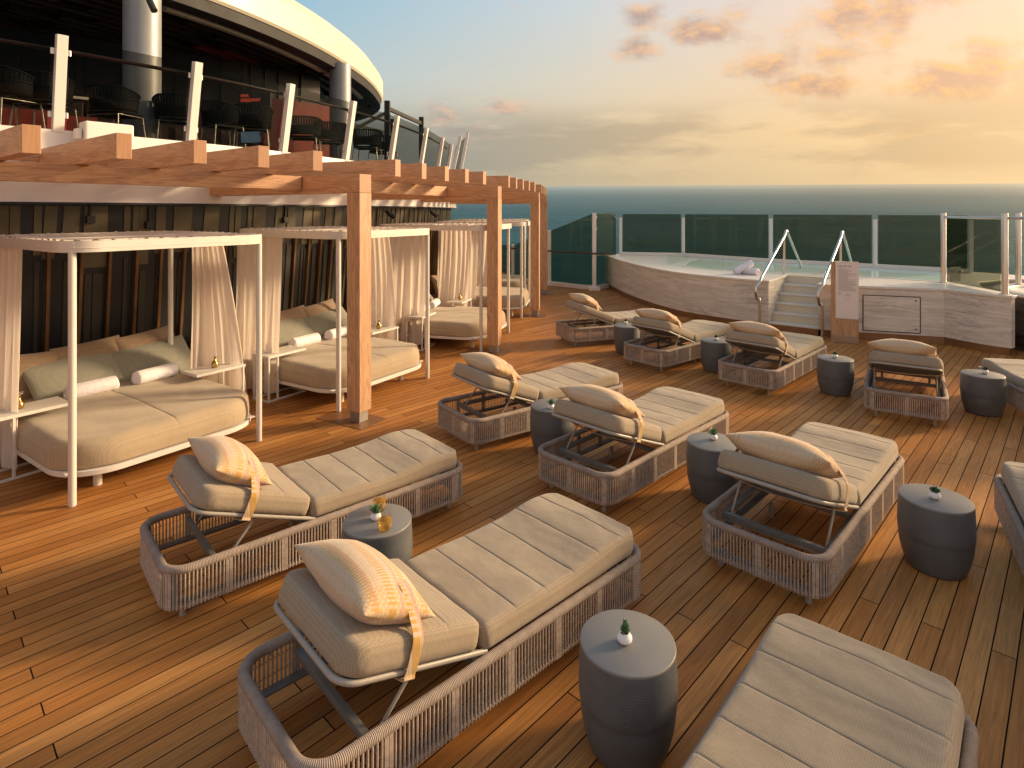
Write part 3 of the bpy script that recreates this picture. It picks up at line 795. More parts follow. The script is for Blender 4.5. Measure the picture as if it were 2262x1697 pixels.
# ------------------------------------------------------------------ pergola
def text_mb(txt,size,M,thick=.002,align='LEFT'):
    cu=bpy.data.curves.new('t','FONT'); cu.body=txt; cu.size=size; cu.extrude=thick/2; cu.align_x=align; cu.resolution_u=2; cu.offset=size*.012
    o=bpy.data.objects.new('t',cu); C.objects.link(o); dg=bpy.context.evaluated_depsgraph_get(); me=bpy.data.meshes.new_from_object(o.evaluated_get(dg))
    mb=MB(); mb.add([M@v.co for v in me.vertices],[tuple(p.vertices) for p in me.polygons])
    bpy.data.objects.remove(o); bpy.data.curves.remove(cu); bpy.data.meshes.remove(me); return mb
PP=[Vector((-6.5,1.35)),Vector((-3.99,3.93)),Vector((-1.75,6.80)),Vector((-.30,10.10)),Vector((.53,13.60)),Vector((.92,17.18)),Vector((.80,20.75))]
def nrm2(i):
    a=(PP[i]-PP[i-1]).normalized() if i>0 else None; b=(PP[i+1]-PP[i]).normalized() if i<len(PP)-1 else None
    d=(a+b if a is not None and b is not None else (a if a is not None else b)).normalized()
    return Vector((-d.y,d.x)),d
perg=thing('pergola','curved oak coloured timber pergola with overhanging rafters above the canopy daybeds','pergola',(0,0,0))
def wood_bar(name,a,b,w,h,parent):
    """lengthwise timber with its own axis so the grain runs along it"""
    a=Vector(a);b=Vector(b);L=(b-a).length; ang=math.atan2(b.y-a.y,b.x-a.x)
    mb=MB(); mb.box((L/2,0,0),(L,w,h)); o=obj(name,mb,M_woodx,parent,bevel=.004); o.location=a; o.rotation_euler=(0,0,ang); return o
for i in range(0,6):
    n,d=nrm2(i); p=PP[i]; an=math.atan2(d.y,d.x)
    if i in(1,2,3,4,5):
        mb=MB(); mb.box((0,0,1.365),(.185,.20,2.475)); o=obj('post',mb,M_wood,perg,bevel=.004); o.location=(p.x,p.y,0); o.rotation_euler=(0,0,an)
        mb=MB(); mb.box((0,0,.067),(.135,.145,.125)); f=obj('metal_foot',mb,M_foot,o,bevel=.002)
        mb=MB(); mb.box((-.0,.12,.002),(.42,.72,.004)); k=obj('deck_plate',mb,M_rust,perg); k.location=(p.x,p.y,0.0005); k.rotation_euler=(0,0,an)
    q=p-n*.098
    wood_bar('radial_beam',(q.x,q.y,2.711),(p.x+n.x*2.72,p.y+n.y*2.72,2.711),.185,.213,perg)
    if i<len(PP)-1:
        n2,_=nrm2(i+1); p2=PP[i+1]
        for t,off in((.90,.0),):
            a=p+n*t; b=p2+n2*t; dd=(b-a).normalized(); a=a+dd*.1; b=b-dd*.1
            wood_bar('cross_beam',(a.x,a.y,2.7355),(b.x,b.y,2.7355),.14,.163,perg)
        a=p+n*2.0; b=p2+n2*2.0; wood_bar('purlin',(a.x,a.y,2.952),(b.x,b.y,2.952),.09,.09,perg)
        bd=(p2-p).normalized(); bn=Vector((-bd.y,bd.x)); Lb=(p2-p).length
        for k in range(5):
            s=p+bd*(Lb/2+(k-2)*.60)-bn*.115
            e=s+bn*2.75
            wood_bar('rafter',(s.x,s.y,2.926),(e.x,e.y,2.926),.115,.21,perg)

# ------------------------------------------------------------------ ship building behind the daybeds
WP=[Vector((-13,1.2)),Vector((-8.8,3.6)),Vector((-6.1,5.69)),Vector((-4.15,8.15)),Vector((-2.92,10.86)),Vector((-2.18,13.97)),Vector((-1.93,17.2)),Vector((-1.93,20.0))]
wc=[Vector(q) for q in catmull([(*p,0) for p in WP],10)]
wc=resample([q for q in wc],.10,closed=False)
def wn(i):
    a=wc[max(0,i-1)];b=wc[min(len(wc)-1,i+1)]; d=(b-a).normalized(); return Vector((-d.y,d.x,0)),d
def wall_at(px,off=0):
    k=ray(px)
    for i in range(len(wc)-1):
        a=wc[i]+wn(i)[0]*off; b=wc[i+1]+wn(i+1)[0]*off; fa=a.x-k*a.y; fb=b.x-k*b.y
        if fa<=0<fb: t=-fa/(fb-fa); return a.lerp(b,t),i
    return wc[-1],len(wc)-1
bld=thing('ship_superstructure','white ship deckhouse with dark slatted lower wall and sweeping cream oval roof','ship building',(0,0,0))
def ribbon(offs,mat_,name,parent=bld,smooth=40,i0=0,i1=None):
    """closed profile (offset inward, z) swept along the wall curve"""
    mb=MB(); idx=list(range(i0,len(wc) if i1 is None else i1)); m=len(offs)
    mb.grid(lambda a,j: wc[idx[a]]+wn(idx[a])[0]*offs[j][0]+Vector((0,0,offs[j][1])),len(idx),m,cv=True)
    n=len(mb.v); mb.f.append(tuple(range(m-1,-1,-1))); mb.f.append(tuple(range(n-m,n)))
    return obj(name,mb,mat_,parent,smooth=smooth,fix=True)
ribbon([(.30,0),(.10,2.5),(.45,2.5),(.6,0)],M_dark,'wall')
ribbon([(-.08,2.50),(-.05,2.515),(0,3.32),(.25,3.34),(.25,3.1),(.4,2.505),(.3,2.49)],M_wht,'fascia')
ribbon([(-.09,2.475),(-.085,2.498),(.2,2.498),(.2,2.475)],M_dark,'shadow_gap_strip')
# slats on the lower wall
def slat_piece(mb,i,wd,z0,z1,lean=0,proud=.012):
    n,d=wn(i)
    def pt(s,z,o): 
        off=.30-.20*z/2.5-o; return wc[i]+n*off+d*(s+lean*(z-z0))+Vector((0,0,z))
    vs=[pt(-wd/2,z0,proud),pt(wd/2,z0,proud),pt(wd/2,z1,proud),pt(-wd/2,z1,proud),pt(-wd/2,z0,.0),pt(wd/2,z0,0),pt(wd/2,z1,0),pt(-wd/2,z1,0)]
    mb.add(vs,[(0,1,2,3),(5,4,7,6),(4,0,3,7),(1,5,6,2),(3,2,6,7),(4,5,1,0)])
rnd=random.Random(11)
mo=MB(); ma=MB(); ml_=MB(); acc=0; i=0
s=0.0; N=len(wc)
while s<(N-2)*.1:
    i=int(s/.1); wd=rnd.choice([.07,.09,.12,.16,.17]); zlo=rnd.choice([1.72,1.85,1.9,1.95])
    slat_piece(mo,i,wd,zlo,2.46,lean=rnd.choice([0,0,0,.04]))
    if True: slat_piece(ml_,i,wd*.6,rnd.uniform(.2,1.0),zlo-.08)
    s+=wd+rnd.choice([.045,.05,.08])
s=0.0
while s<(N-2)*.1:
    slat_piece(ma,int(s/.1),.032,.08,2.0,lean=rnd.uniform(0,.02),proud=.05); s+=.31
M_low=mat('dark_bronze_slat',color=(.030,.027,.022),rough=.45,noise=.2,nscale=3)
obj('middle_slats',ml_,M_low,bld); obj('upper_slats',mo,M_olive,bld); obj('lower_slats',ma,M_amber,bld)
# spotlights and junction boxes on the wall
for px,z in((200,2.3),(330,2.22),(630,2.26)):
    p,i=wall_at(px,.08); n,d=wn(i); mb=MB(); mb.box(p+Vector((0,0,z)),(.09,.06,.09),rz=math.atan2(d.y,d.x)); mb.box(p+Vector((0,0,z+.13)),(.03,.03,.2),rz=math.atan2(d.y,d.x)); obj('junction_box',mb,M_dark,bld,bevel=.004)
for px in(853,951):
    p,i=wall_at(px,-.05); n,d=wn(i); mb=MB()
    mb.tube([p+Vector((0,0,2.48)),p+Vector((0,0,2.40))],.014,8)
    a=p+Vector((-.02,0,2.40)); b=a+d*.10-n*.16+Vector((0,0,-.13)); mb.tube([a,a.lerp(b,.25),a.lerp(b,.3),b],[.02,.035,.048,.05],14)
    obj('spotlight',mb,M_dark,bld,smooth=40)
# upper deck slab, interior
mb=MB(); poly=[(wc[i]+wn(i)[0]*.2) for i in range(0,len(wc),4)]; poly=[(q.x,q.y) for q in poly]+[(-3,26),(-20,26),(-20,2)]
mb.prism(poly,3.05,3.29); obj('upper_deck_floor',mb,M_trim,bld)
mb=MB(); 
IW=[(-20,6.5),(-13,9.4),(-8.6,11.7),(-6.2,13.6),(-4.95,15.2)]
for a,b in zip(IW,IW[1:]): mb.bar((*a,4.6),(*b,4.6),.12,2.64)
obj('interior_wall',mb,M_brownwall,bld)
mb=MB()
for a,b in zip(IW,IW[1:]):
    A=Vector((*a,0));B=Vector((*b,0)); d=(B-A).normalized(); L=(B-A).length; k=.2
    while k<L:
        p=A+d*k+Vector((d.y,-d.x,0))*.08; mb.box((p.x,p.y,4.6),(.07,.05,2.6),rz=math.atan2(d.y,d.x)); k+=rnd.choice([.35,.6,.9])
obj('wall_batten',mb,M_brownwall,bld)
g=Vector((-4.95,14.4,0)); mb=MB(); mb.bar((-5.75,13.7,4.18),(-4.55,15.1,4.18),.06,1.72); obj('red_panel',mb,M_red,bld)
mb=MB(); mb.bar((-9.2,9.2,3.68),(-7.4,10.6,3.68),.10,.75); mb.bar((-8.4,8.2,3.62),(-7.0,9.2,3.62),.08,.62); obj('red_bench_front',mb,M_red,bld)
mb=MB(); mb.bar((-10.2,8.9,3.85),(-7.9,10.9,3.85),.55,1.1); obj('bar_counter',mb,M_brownwall,bld,bevel=.01)
mb=MB(); mb.bar((-10.3,8.8,4.42),(-7.8,11.0,4.42),.7,.05); obj('bar_top',mb,M_coping,bld,bevel=.008)
# roof: oval cream fascia with dark edge band and ringed ceiling
RP=[(-15,2.6),(-11,3.4),(-8.2,5.3),(-6.5,7.6),(-5.14,10.13),(-4.36,12.6),(-4.0,15.2),(-4.0,17.7),(-4.45,20.2),(-5.9,22.6),(-8.4,24.4),(-12,25.6),(-16,26)]
rc=catmull([(*p,0) for p in RP],10); rc=resample(rc,.25,closed=False)
def rn(i):
    a=rc[max(0,i-1)];b=rc[min(len(rc)-1,i+1)]; d=(b-a).normalized(); return Vector((-d.y,d.x,0))
def roof_rib(offs,m,name,i0=0,i1=None,smooth=35):
    mb=MB(); idx=list(range(i0,len(rc) if i1 is None else i1)); mm=len(offs)
    mb.grid(lambda a,j: rc[idx[a]]+rn(idx[a])*offs[j][0]+Vector((0,0,offs[j][1])),len(idx),mm,cv=True)
    n=len(mb.v); mb.f.append(tuple(range(mm-1,-1,-1))); mb.f.append(tuple(range(n-mm,n)))
    return obj(name,mb,m,bld,smooth=smooth,fix=True)
roof_rib([(.04,6.0),(0,6.05),(.0,6.55),(.22,6.85),(.6,6.95),(.6,6.0)],M_cream,'roof_fascia')
roof_rib([(.12,5.78),(.08,5.80),(.06,5.998),(.40,5.998),(.40,5.78)],M_trim,'roof_edge_band')
n=len(rc)
mb=MB(); 
top=[(rc[i]+rn(i)*.5) for i in range(0,n,3)]; poly=[(q.x,q.y) for q in top]+[(-22,26),(-22,2.6)]
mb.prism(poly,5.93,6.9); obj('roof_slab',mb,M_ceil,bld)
def iy(y): return min(range(len(rc)//2+10),key=lambda q:abs(rc[q].y-y)+(0 if rc[q].x>-12 else 50))
for ya,yb in((9.7,14.15),(14.55,16.2),(16.35,18.6),(18.8,20.6)):
    roof_rib([(.44,5.74),(.44,5.90),(.56,5.90),(.56,5.74)],M_cream,'ceiling_light_trim',iy(ya),iy(yb)+1)
rnd=random.Random(5); mb=MB(); mr_=MB()
for k in range(12):
    off=.85+k*.30; i=rnd.randint(2,8)
    while i<n-10:
        L=rnd.randint(8,16); 
        tgt=mr_ if (10.8<rc[i].y<16.5 and rc[i].x>-7 and 2<k<10) else mb  # slats in this stretch carry the red light as their colour
        idx=list(range(i,min(i+L,n-6)))
        if len(idx)>3: tgt.grid(lambda a,j: rc[idx[a]]+rn(idx[a])*(off+(0,0,.12,.12)[j])+Vector((0,0,(5.80,5.925,5.925,5.80)[j])),len(idx),4,cv=True)
        i+=L+rnd.randint(1,3)
obj('ceiling_slats',mb,M_brownwall,bld); obj('red_lit_ceiling_slats',mr_,M_redlit,bld)
for (x,y,r) in((-5.54,8.9,.25),(-4.15,14.35,.25)):
    mb=MB(); mb.lathe([(r,3.29),(r,5.93)],40,(x,y,0)); obj('support_column',mb,M_col,bld,smooth=40)
mb=MB(); a=Vector((-5.25,8.6,5.45)); mb.tube([a+Vector((.0,0,.35)),a+Vector((.02,-.02,.05)),a],.015,8); mb.tube([a,a+Vector((.10,-.05,-.17))],.045,14); obj('spotlight',mb,M_trim,bld,smooth=40)
# glimpsed steel work beyond the terrace
mb=MB()
for x,y in((-3.4,16.2),(-2.9,19.0),(-3.9,19.4)): mb.box((x,y,4.35),(.14,.14,2.1))
mb.bar((-3.4,16.2,5.1),(-4.3,15.4,4.4),.08,.08); mb.bar((-3.4,16.2,5.2),(-2.9,19,5.2),.08,.1); mb.bar((-5,15.8,4.9),(-3.9,19.4,4.9),.06,.08)
obj('terrace_steelwork',mb,M_trim,bld)

# upper glass balustrade
bal=thing('glass_balustrade','outward leaning upper deck balustrade with white posts and smoky glass panels','balustrade',(0,0,0))
pts=[]
bx=[-260,-140,127,421,625,763,861,927,964,985]
spots=[]
for px in bx[2:]:
    p,i=wall_at(px,.03); spots.append((p,i))
i0=max(0,spots[0][1]-21); spots.insert(0,(wc[i0]+wn(i0)[0]*.03,i0)); i00=max(0,i0-21); spots.insert(0,(wc[i00]+wn(i00)[0]*.03,i00))
ZB,ZT,LEAN=3.30,4.37,.17
for p,i in spots:
    n,d=wn(i); mb=MB(); top=p-n*LEAN+Vector((0,0,ZT)); bot=p+Vector((0,0,ZB))
    mb.bar(bot,top,.105,.085,up=-n)
    po=obj('post',mb,M_wht,bal,bevel=.004)
    for zz in(.83,.18):
        for sgn in(-1,1):
            c=bot.lerp(top,zz)+d*sgn*.07+n*.03
            mb=MB(); mb.box(c,(.05,.03,.07),rz=math.atan2(d.y,d.x)); obj('clamp',mb,M_steel,po,bevel=.003)
for (p,i),(q,j) in zip(spots,spots[1:]):
    mb=MB(); idx=[p]+[wc[k]+wn(k)[0]*.03 for k in range(i+2,j-1)]+[q]; nn=[wn(i)[0]]+[wn(k)[0] for k in range(i+2,j-1)]+[wn(j)[0]]
    # trim ends
    a=(idx[1]-idx[0]).normalized(); b=(idx[-2]-idx[-1]).normalized()
    if len(idx)<3: continue
    idx[0]=idx[0]+a*.09; idx[-1]=idx[-1]+b*.09
    zt=ZT-.03
    prof=((.035,ZB+.03),(.023,ZB+.03),(.023-LEAN,zt),(.035-LEAN,zt))
    mb.grid(lambda a_,b_: idx[a_]+nn[a_]*prof[b_][0]+Vector((0,0,prof[b_][1])),len(idx),4,cv=True)
    mb.f.append((3,2,1,0)); m=len(mb.v); mb.f.append((m-4,m-3,m-2,m-1))
    obj('glass_panel',mb,M_gupper,bal)
idx=range(spots[0][1],spots[-1][1],3)
mb=MB(); mb.tube([wc[k]+wn(k)[0]*(.03-LEAN*.85+.10)+Vector((0,0,4.22)) for k in idx],.024,10); obj('handrail',mb,M_rail,bal,smooth=60)
# taller wind screen at the far end of the upper deck
ws=thing('wind_screen','taller white framed wind screen at the far end of the upper balustrade','wind screen',(0,0,0))
e=wc[-1]
for k,(dx,dy) in enumerate(((.12,.0),(-.05,-.9),(-.30,1.0))):
    b=Vector((e.x+dx,e.y+dy,3.3)); mb=MB(); mb.bar(b,b+Vector((.32,0,1.75-.25*k)),.10,.10,up=(0,1,0)); obj('post',mb,M_wht,ws,bevel=.004)
mb=MB(); mb.add([(e.x+.1,e.y,3.4),(e.x-.3,e.y+1,3.4),(e.x-.05,e.y+1,4.7),(e.x+.38,e.y,4.9),(e.x+.11,e.y+.01,3.4),(e.x-.29,e.y+1.01,3.4),(e.x-.04,e.y+1.01,4.7),(e.x+.39,e.y+.01,4.9)],[(0,1,2,3),(7,6,5,4),(0,4,5,1),(1,5,6,2),(2,6,7,3),(3,7,4,0)]); obj('glass_panel',mb,M_gupper,ws)
# white loudspeaker-like housing on the parapet edge
p,i=wall_at(232,-.12); n,d=wn(i)
hs=thing('deck_light_housing','boxy white housing fixed on the parapet between the two leftmost rafter ends','light housing',(p.x,p.y,3.30),math.atan2(d.y,d.x))
mb=MB(); mb.box((.02,0,.0),(.50,.22,.26)); obj('box',mb,M_wht,hs,bevel=.02)
mb=MB(); mb.box((-.27,0,-.02),(.06,.10,.12)); obj('bracket',mb,M_wht,hs,bevel=.01)

# neon words and menu board behind the glass
k=9.9; 
sg=thing('neon_bar_sign','small glowing red two line sign inside the upper bar behind the glass','neon sign',(ray(531)*k,k,2.4+(466.2-223)*k/F_-.02))
M=Matrix.Rotation(R(-12),4,'Z')@Matrix.Rotation(R(90),4,'X')
obj('upper_word',text_mb('VIVA',.075,M@Matrix.Translation((0,.075,0))),M_neon,sg); obj('lower_word',text_mb('SPEEDWAY',.075,M),M_neon,sg)
mb=MB(); mb.box((.2,.08,.06),(.62,.02,.34),rz=R(-12)); obj('backing_board',mb,M_dark,sg)
k=8.95
mn=thing('menu_screen','dark board with lines of pale text low behind the second glass panel','menu board',(ray(553)*k,k,2.4+(466.2-303)*k/F_))
mb=MB(); mb.box((0,.02,0),(.36,.02,.19),rz=R(-10)); obj('board',mb,M_dark,mn,bevel=.003)
mb=MB(); rnd=random.Random(9)
for r_ in range(10):
    x=-.155; z=.075-r_*.0165
    while x<.15:
        wl=rnd.uniform(.008,.03); mb.box((x+wl/2,.004-.0-(x)*.17+.0,z),(wl,.002,.006)); x+=wl+.006
obj('text_lines',mb,M_screen,mn)

# upper terrace chairs
def build_chair(label):
    root=thing('terrace_chair',label,'chair',group='black woven chairs on the upper terrace')
    for sx,sy in((-1,-1),(1,-1),(-1,1),(1,1)):
        mb=MB(); mb.tube([(sx*.27,sy*.25,0),(sx*.235,sy*.21,.43)],.011,8); obj('leg',mb,M_steel,root,smooth=60)
    mb=MB(); mb.tube([(-.235,-.21,.43),(.235,-.21,.43),(.235,.21,.43),(-.235,.21,.43)],.010,8,closed=True); obj('seat_frame',mb,M_steel,root,smooth=60)
    mb=MB(); mb.prism(rrect(-.25,.25,-.24,.24,.07,5),.435,.47); obj('seat',mb,M_black,root,bevel=.006)
    mb=MB()
    def arc(t,z,r=1.0): return Vector((math.cos(t)*.29*r,math.sin(t)*.27*r+.02,z))
    N=28; t0,t1=R(-28),R(208)
    for z,rr in((.50,.98),(.64,1.02),(.80,1.1)):
        mb.tube([arc(t0+(t1-t0)*k/N,z-(0.16*max(0,abs(k/N-.5)*2-.45) if z>.7 else 0),rr) for k in range(N+1)],.013,6)
    for k in range(0,N+1):
        t=t0+(t1-t0)*k/N; zt=.80-.16*max(0,abs(k/N-.5)*2-.45)
        mb.bar(arc(t,.48,.97),arc(t,.66,1.03),.052,.010,up=(math.cos(t),math.sin(t),0))
        mb.bar(arc(t,.66,1.03),arc(t,zt,1.1),.034,.010,up=(math.cos(t),math.sin(t),0))
    obj('woven_back',mb,M_black,root)
    return root
G_c='black woven chairs on the upper terrace'
ch=[(557,9.75,200,'black woven chair in the middle of the third balustrade bay, before the neon sign'),
    (492,9.4,140,'black woven chair just right of the second white balustrade post'),
    (392,8.9,210,'black woven chair seen just left of the second white balustrade post'),
    (256,8.3,170,'black woven chair left of the large grey column'),
    (100,7.5,190,'black woven chair behind the leftmost white balustrade post'),
    (20,7.2,160,'black woven chair at the far left edge of the upper terrace'),
    (672,10.9,190,'black woven chair in front of the red wall panel'),
    (728,11.6,215,'smaller looking black woven chair at the foot of the far grey column'),
    (812,12.6,180,'black woven chair seen against the sky right of the far column'),
    (846,13.6,160,'dark woven chair farthest right on the upper terrace')]
c0=None
for px,Y,a,lb in ch:
    loc=(ray(px)*Y,Y,3.29)
    if c0 is None: c0=build_chair(lb); c0.location=loc; c0.rotation_euler=(0,0,R(a))
    else: dup(c0,loc,R(a),lb,G_c)

# ------------------------------------------------------------------ canopy daybeds
def curtain_mb(x,t0,t1,b0,b1,seed,zt=2.075,zb=.06):
    mb=MB(); nu,nv=150,22; rnd=random.Random(seed); ph=[rnd.uniform(0,6.28) for _ in range(5)]
    def P(i,j):
        u=i/(nu-1); v=j/(nv-1); z=zt+(zb-zt)*v; k=v**1.6
        y=(t0+(t1-t0)*u)*(1-k)+(b0+(b1-b0)*u)*k
        fold=math.sin(u*2*PI*6.2+ph[0]+.6*math.sin(v*2.2+ph[1]))*.022*(.8+.5*k)+math.sin(u*2*PI*4.3+ph[2]+v*1.2)*.028*(.3+k)+math.sin(u*2*PI*13+ph[3])*.006*(1-k*.6)
        w=math.sin(u*2*PI*6.2+ph[0]+1.57)*.012
        return (x+fold+(.46*v*(1-u) if x>1 else -.04*v),y+w,z+(.01*math.sin(u*30) if j==nv-1 else 0))
    mb.grid(P,nu,nv); return mb
def build_daybed(label,cur):
    root=thing('canopy_daybed',label,'daybed',group='white canopy daybeds under the pergola')
    for x in(0,1.66):
        for y in(.06,1.90):
            mb=MB(); mb.lathe([(.028,0),(.029,.004),(.029,2.08)],20,(x,y,0)); obj('pole',mb,M_white,root,smooth=40)
    R_=rrect(-.09,1.75,-.05,2.05,.28,10); Ri=rrect(-.065,1.725,-.025,2.025,.26,10); n=len(R_)
    mb=MB(); mb.grid(lambda i,j:(*(R_[i] if j in(0,3) else Ri[i]),(2.062,2.062,2.156,2.156)[j]),n,4,cu=True,cv=True)
    Rm=rrect(-.094,1.754,-.054,2.054,.284,10); mb.grid(lambda i,j:(*(Rm[i] if j in(0,3) else R_[i]),(2.095,2.095,2.098,2.098)[j]),n,4,cu=True,cv=True)
    cf=obj('canopy_frame',mb,M_white,root,smooth=40,fix=True)
    mb=MB()
    for y in(.7,1.35): mb.box((.83,y,2.12),(1.8,.03,.03))
    for x in(-.03,1.69):
        for dz in(0,.028): mb.lathe([(.006,0),(0,.004)],8,(x,-.055,2.11+dz))
    obj('canopy_crossbar',mb,M_white,root)
    mb=MB(); e=resample([(*p,0) for p in rrect(-.055,1.715,-.015,2.015,.25,10)],.03); m=len(e); c=Vector((.83,1.0,0)); K=12
    def CP(i,j):
        f=1-(j/(K-1)); sc=.045*abs(math.sin(i*PI/5)) if j==0 else .02*abs(math.sin(i*PI/5)) if j==1 else 0
        q=c+(e[i]-c)*max(0.0,f-sc*(1 if j<2 else 0)*.5)
        z=2.150-.030*(1-f*f)+(.017*math.sin(i*PI/2.2) if j==0 else .012*math.sin(i*PI/5*2) if j==1 else 0)+.006*mnoise.noise(Vector((q.x*4,q.y*4,0)))
        return (q.x,q.y,z)
    mb.grid(CP,m,K,cu=True); obj('canopy_fabric',mb,M_canvas,root,smooth=70)
    # bed frame
    A=rrect(-.06,1.72,.0,2.08,.42,12); B=rrect(-.015,1.675,.045,2.035,.39,12); n=len(A)
    mb=MB(); mb.grid(lambda i,j:(*(A[i] if j in(0,3) else B[i]),(.192,.192,.236,.236)[j]),n,4,cu=True,cv=True)
    for k in range(11): mb.box((.83,.18+k*.172,.228),(1.70,.05,.012))
    obj('bed_frame',mb,M_white,root,smooth=40,fix=True,bevel=.003)
    for x,y in((.28,.32),(1.38,.32),(.28,1.75),(1.38,1.75)):
        mb=MB(); mb.lathe([(.034,0),(.034,.2)],18,(x,y,0)); obj('leg',mb,M_white,root,smooth=40)
    mb=cushion(1.79,2.03,.235,.44,.10,seams=[.895],dome=.035,M=Matrix.Translation((-.065,.03,.238)),puff=.004,seed=3,ny=24)
    obj('mattress',mb,M_bed,root,smooth=60,fix=True)
    for k,cc in enumerate(cur):
        obj('curtain',curtain_mb(*cc,seed=k+1),M_sheer,root,smooth=80)
    return root
beds=[(-3.53,4.801,55.7,'nearest canopy daybed at the left edge with two rolled towels and sage pillows'),
      (-2.026,7.082,58.7,'canopy daybed directly behind the nearest pergola post'),
      (-.47,10.115,74.1,'third canopy daybed, its mattress showing between the first and second pergola posts'),
      (.269,13.297,82.4,'fourth canopy daybed seen between the second and third pergola posts'),
      (.40,16.30,88,'farthest canopy daybed, mostly hidden behind the third pergola post')]
curs=[(-.05,1.02,1.97,1.10,2.03),(1.71,.85,1.50,1.16,1.64)]
bed_roots=[]
for i,(x,y,a,lb) in enumerate(beds):
    if i==0: b0=build_daybed(lb,curs); b0.location=(x,y,0); b0.rotation_euler=(0,0,R(a))
    else: dup(b0,(x,y,0),R(a),lb,'white canopy daybeds under the pergola')
def bedM(i): x,y,a,_=beds[i]; return Matrix.Translation((x,y,0))@Matrix.Rotation(R(a),4,'Z')
bed_names=['nearest daybed','second nearest daybed','third daybed','fourth daybed','farthest daybed']
# scatter cushions, each lying loose on its bed
bm_br=pillow_mb(.27,.35,.10,seed=11,pinch=.05,flat=.42).mesh('back_pillow',M_brown,75)
bm_gr=pillow_mb(.26,.44,.085,seed=17,pinch=.045,flat=.42).mesh('sage_pillow',M_green,75)
for me in(bm_br,bm_gr):
    bm=bmesh.new(); bm.from_mesh(me); bmesh.ops.remove_doubles(bm,verts=bm.verts,dist=1e-5); bmesh.ops.recalc_face_normals(bm,faces=bm.faces); bm.to_mesh(me); bm.free()
def put_mesh(name,me,M,label,cat,group):
    o=bpy.data.objects.new(name,me); C.objects.link(o); o.matrix_world=M; return tag(o,label,cat,group)
for i in range(4):
    BM=bedM(i); nm=bed_names[i]
    for k,(x,side) in enumerate(((.22,'left'),(.86,'middle'),(1.47,'right'))):
        M=BM@Matrix.Translation((x,2.0,.665+.02*k))@Matrix.Rotation(R(90+(-3,2,4)[k]),4,'Z')@Matrix.Rotation(R(-68+3*k),4,'Y')@Matrix.Rotation(R((-4,3,5)[k]),4,'Z')
        put_mesh('scatter_pillow',bm_br,M,f'{side} brown pillow of the back row on the {nm}','pillow','brown pillows along the daybed backs')
    for k,(x,side) in enumerate(((.66,'left'),(1.44,'right'))):
        M=BM@Matrix.Translation((x,1.83,.62))@Matrix.Rotation(R(90+(2,-2)[k]),4,'Z')@Matrix.Rotation(R(-44-4*k),4,'Y')@Matrix.Rotation(R((4,6)[k]),4,'Z')
        put_mesh('scatter_pillow',bm_gr,M,f'{side} sage green pillow leaning on the {nm}','pillow','sage pillows on the daybeds')
def towel_mb(L=.46,r=.084,seed=0):
    mb=MB(); nu,nv=60,26; turns=3.2
    def P(i,j):
        v=j/(nv-1); t=i/(nu-1)*2*PI*turns; rr=r*(.16+.84*(i/(nu-1)))
        end=abs(v-.5)*2
        rr*=1-.10*max(0,(end-.85)/.15)**2
        x=(v-.5)*L*(1-.02*math.sin(t*1.3))
        n_=.015*mnoise.noise(Vector((math.cos(t)*1.6+seed,math.sin(t)*1.6,v*4)))+.006*mnoise.noise(Vector((math.cos(t)*4,math.sin(t)*4,v*14+seed)))
        return (x,(rr+n_)*math.cos(t+4.2),(rr+n_)*.92*math.sin(t+4.2))
    mb.grid(P,nu,nv)
    # closing skin so the roll reads as solid
    prof=[(0,-L*.485),(r*.62,-L*.49),(r*.9,-L*.485),(r*.965,-L*.46)]+[(r*.97,(-.44+.88*k/10)*L) for k in range(11)]+[(r*.965,L*.46),(r*.9,L*.485),(r*.62,L*.49),(0,L*.485)]
    n=28; b=len(mb.v)
    for rr,x in prof:
        for j in range(n): t=2*PI*j/n; mb.v.append((x,rr*math.cos(t),rr*.92*math.sin(t))); mb.uv.append((0,0))
    for k in range(len(prof)-1):
        for j in range(n): mb.f.append((b+k*n+j,b+k*n+(j+1)%n,b+(k+1)*n+(j+1)%n,b+(k+1)*n+j))
    return mb
tw=towel_mb().mesh('towel_roll',M_towel,70)
G_t='rolled white towels'
for i in range(3):
    BM=bedM(i)
    for k,(x,side) in enumerate(((.66,'left'),(1.30,'right'))):
        M=BM@Matrix.Translation((x,1.46+.03*k,.563))@Matrix.Rotation(R((2,9)[k]),4,'Z')@Matrix.Rotation(R(180*k),4,'Z')
        put_mesh('rolled_towel',tw,M,f'{side} rolled white towel on the {bed_names[i]}','towel',G_t)
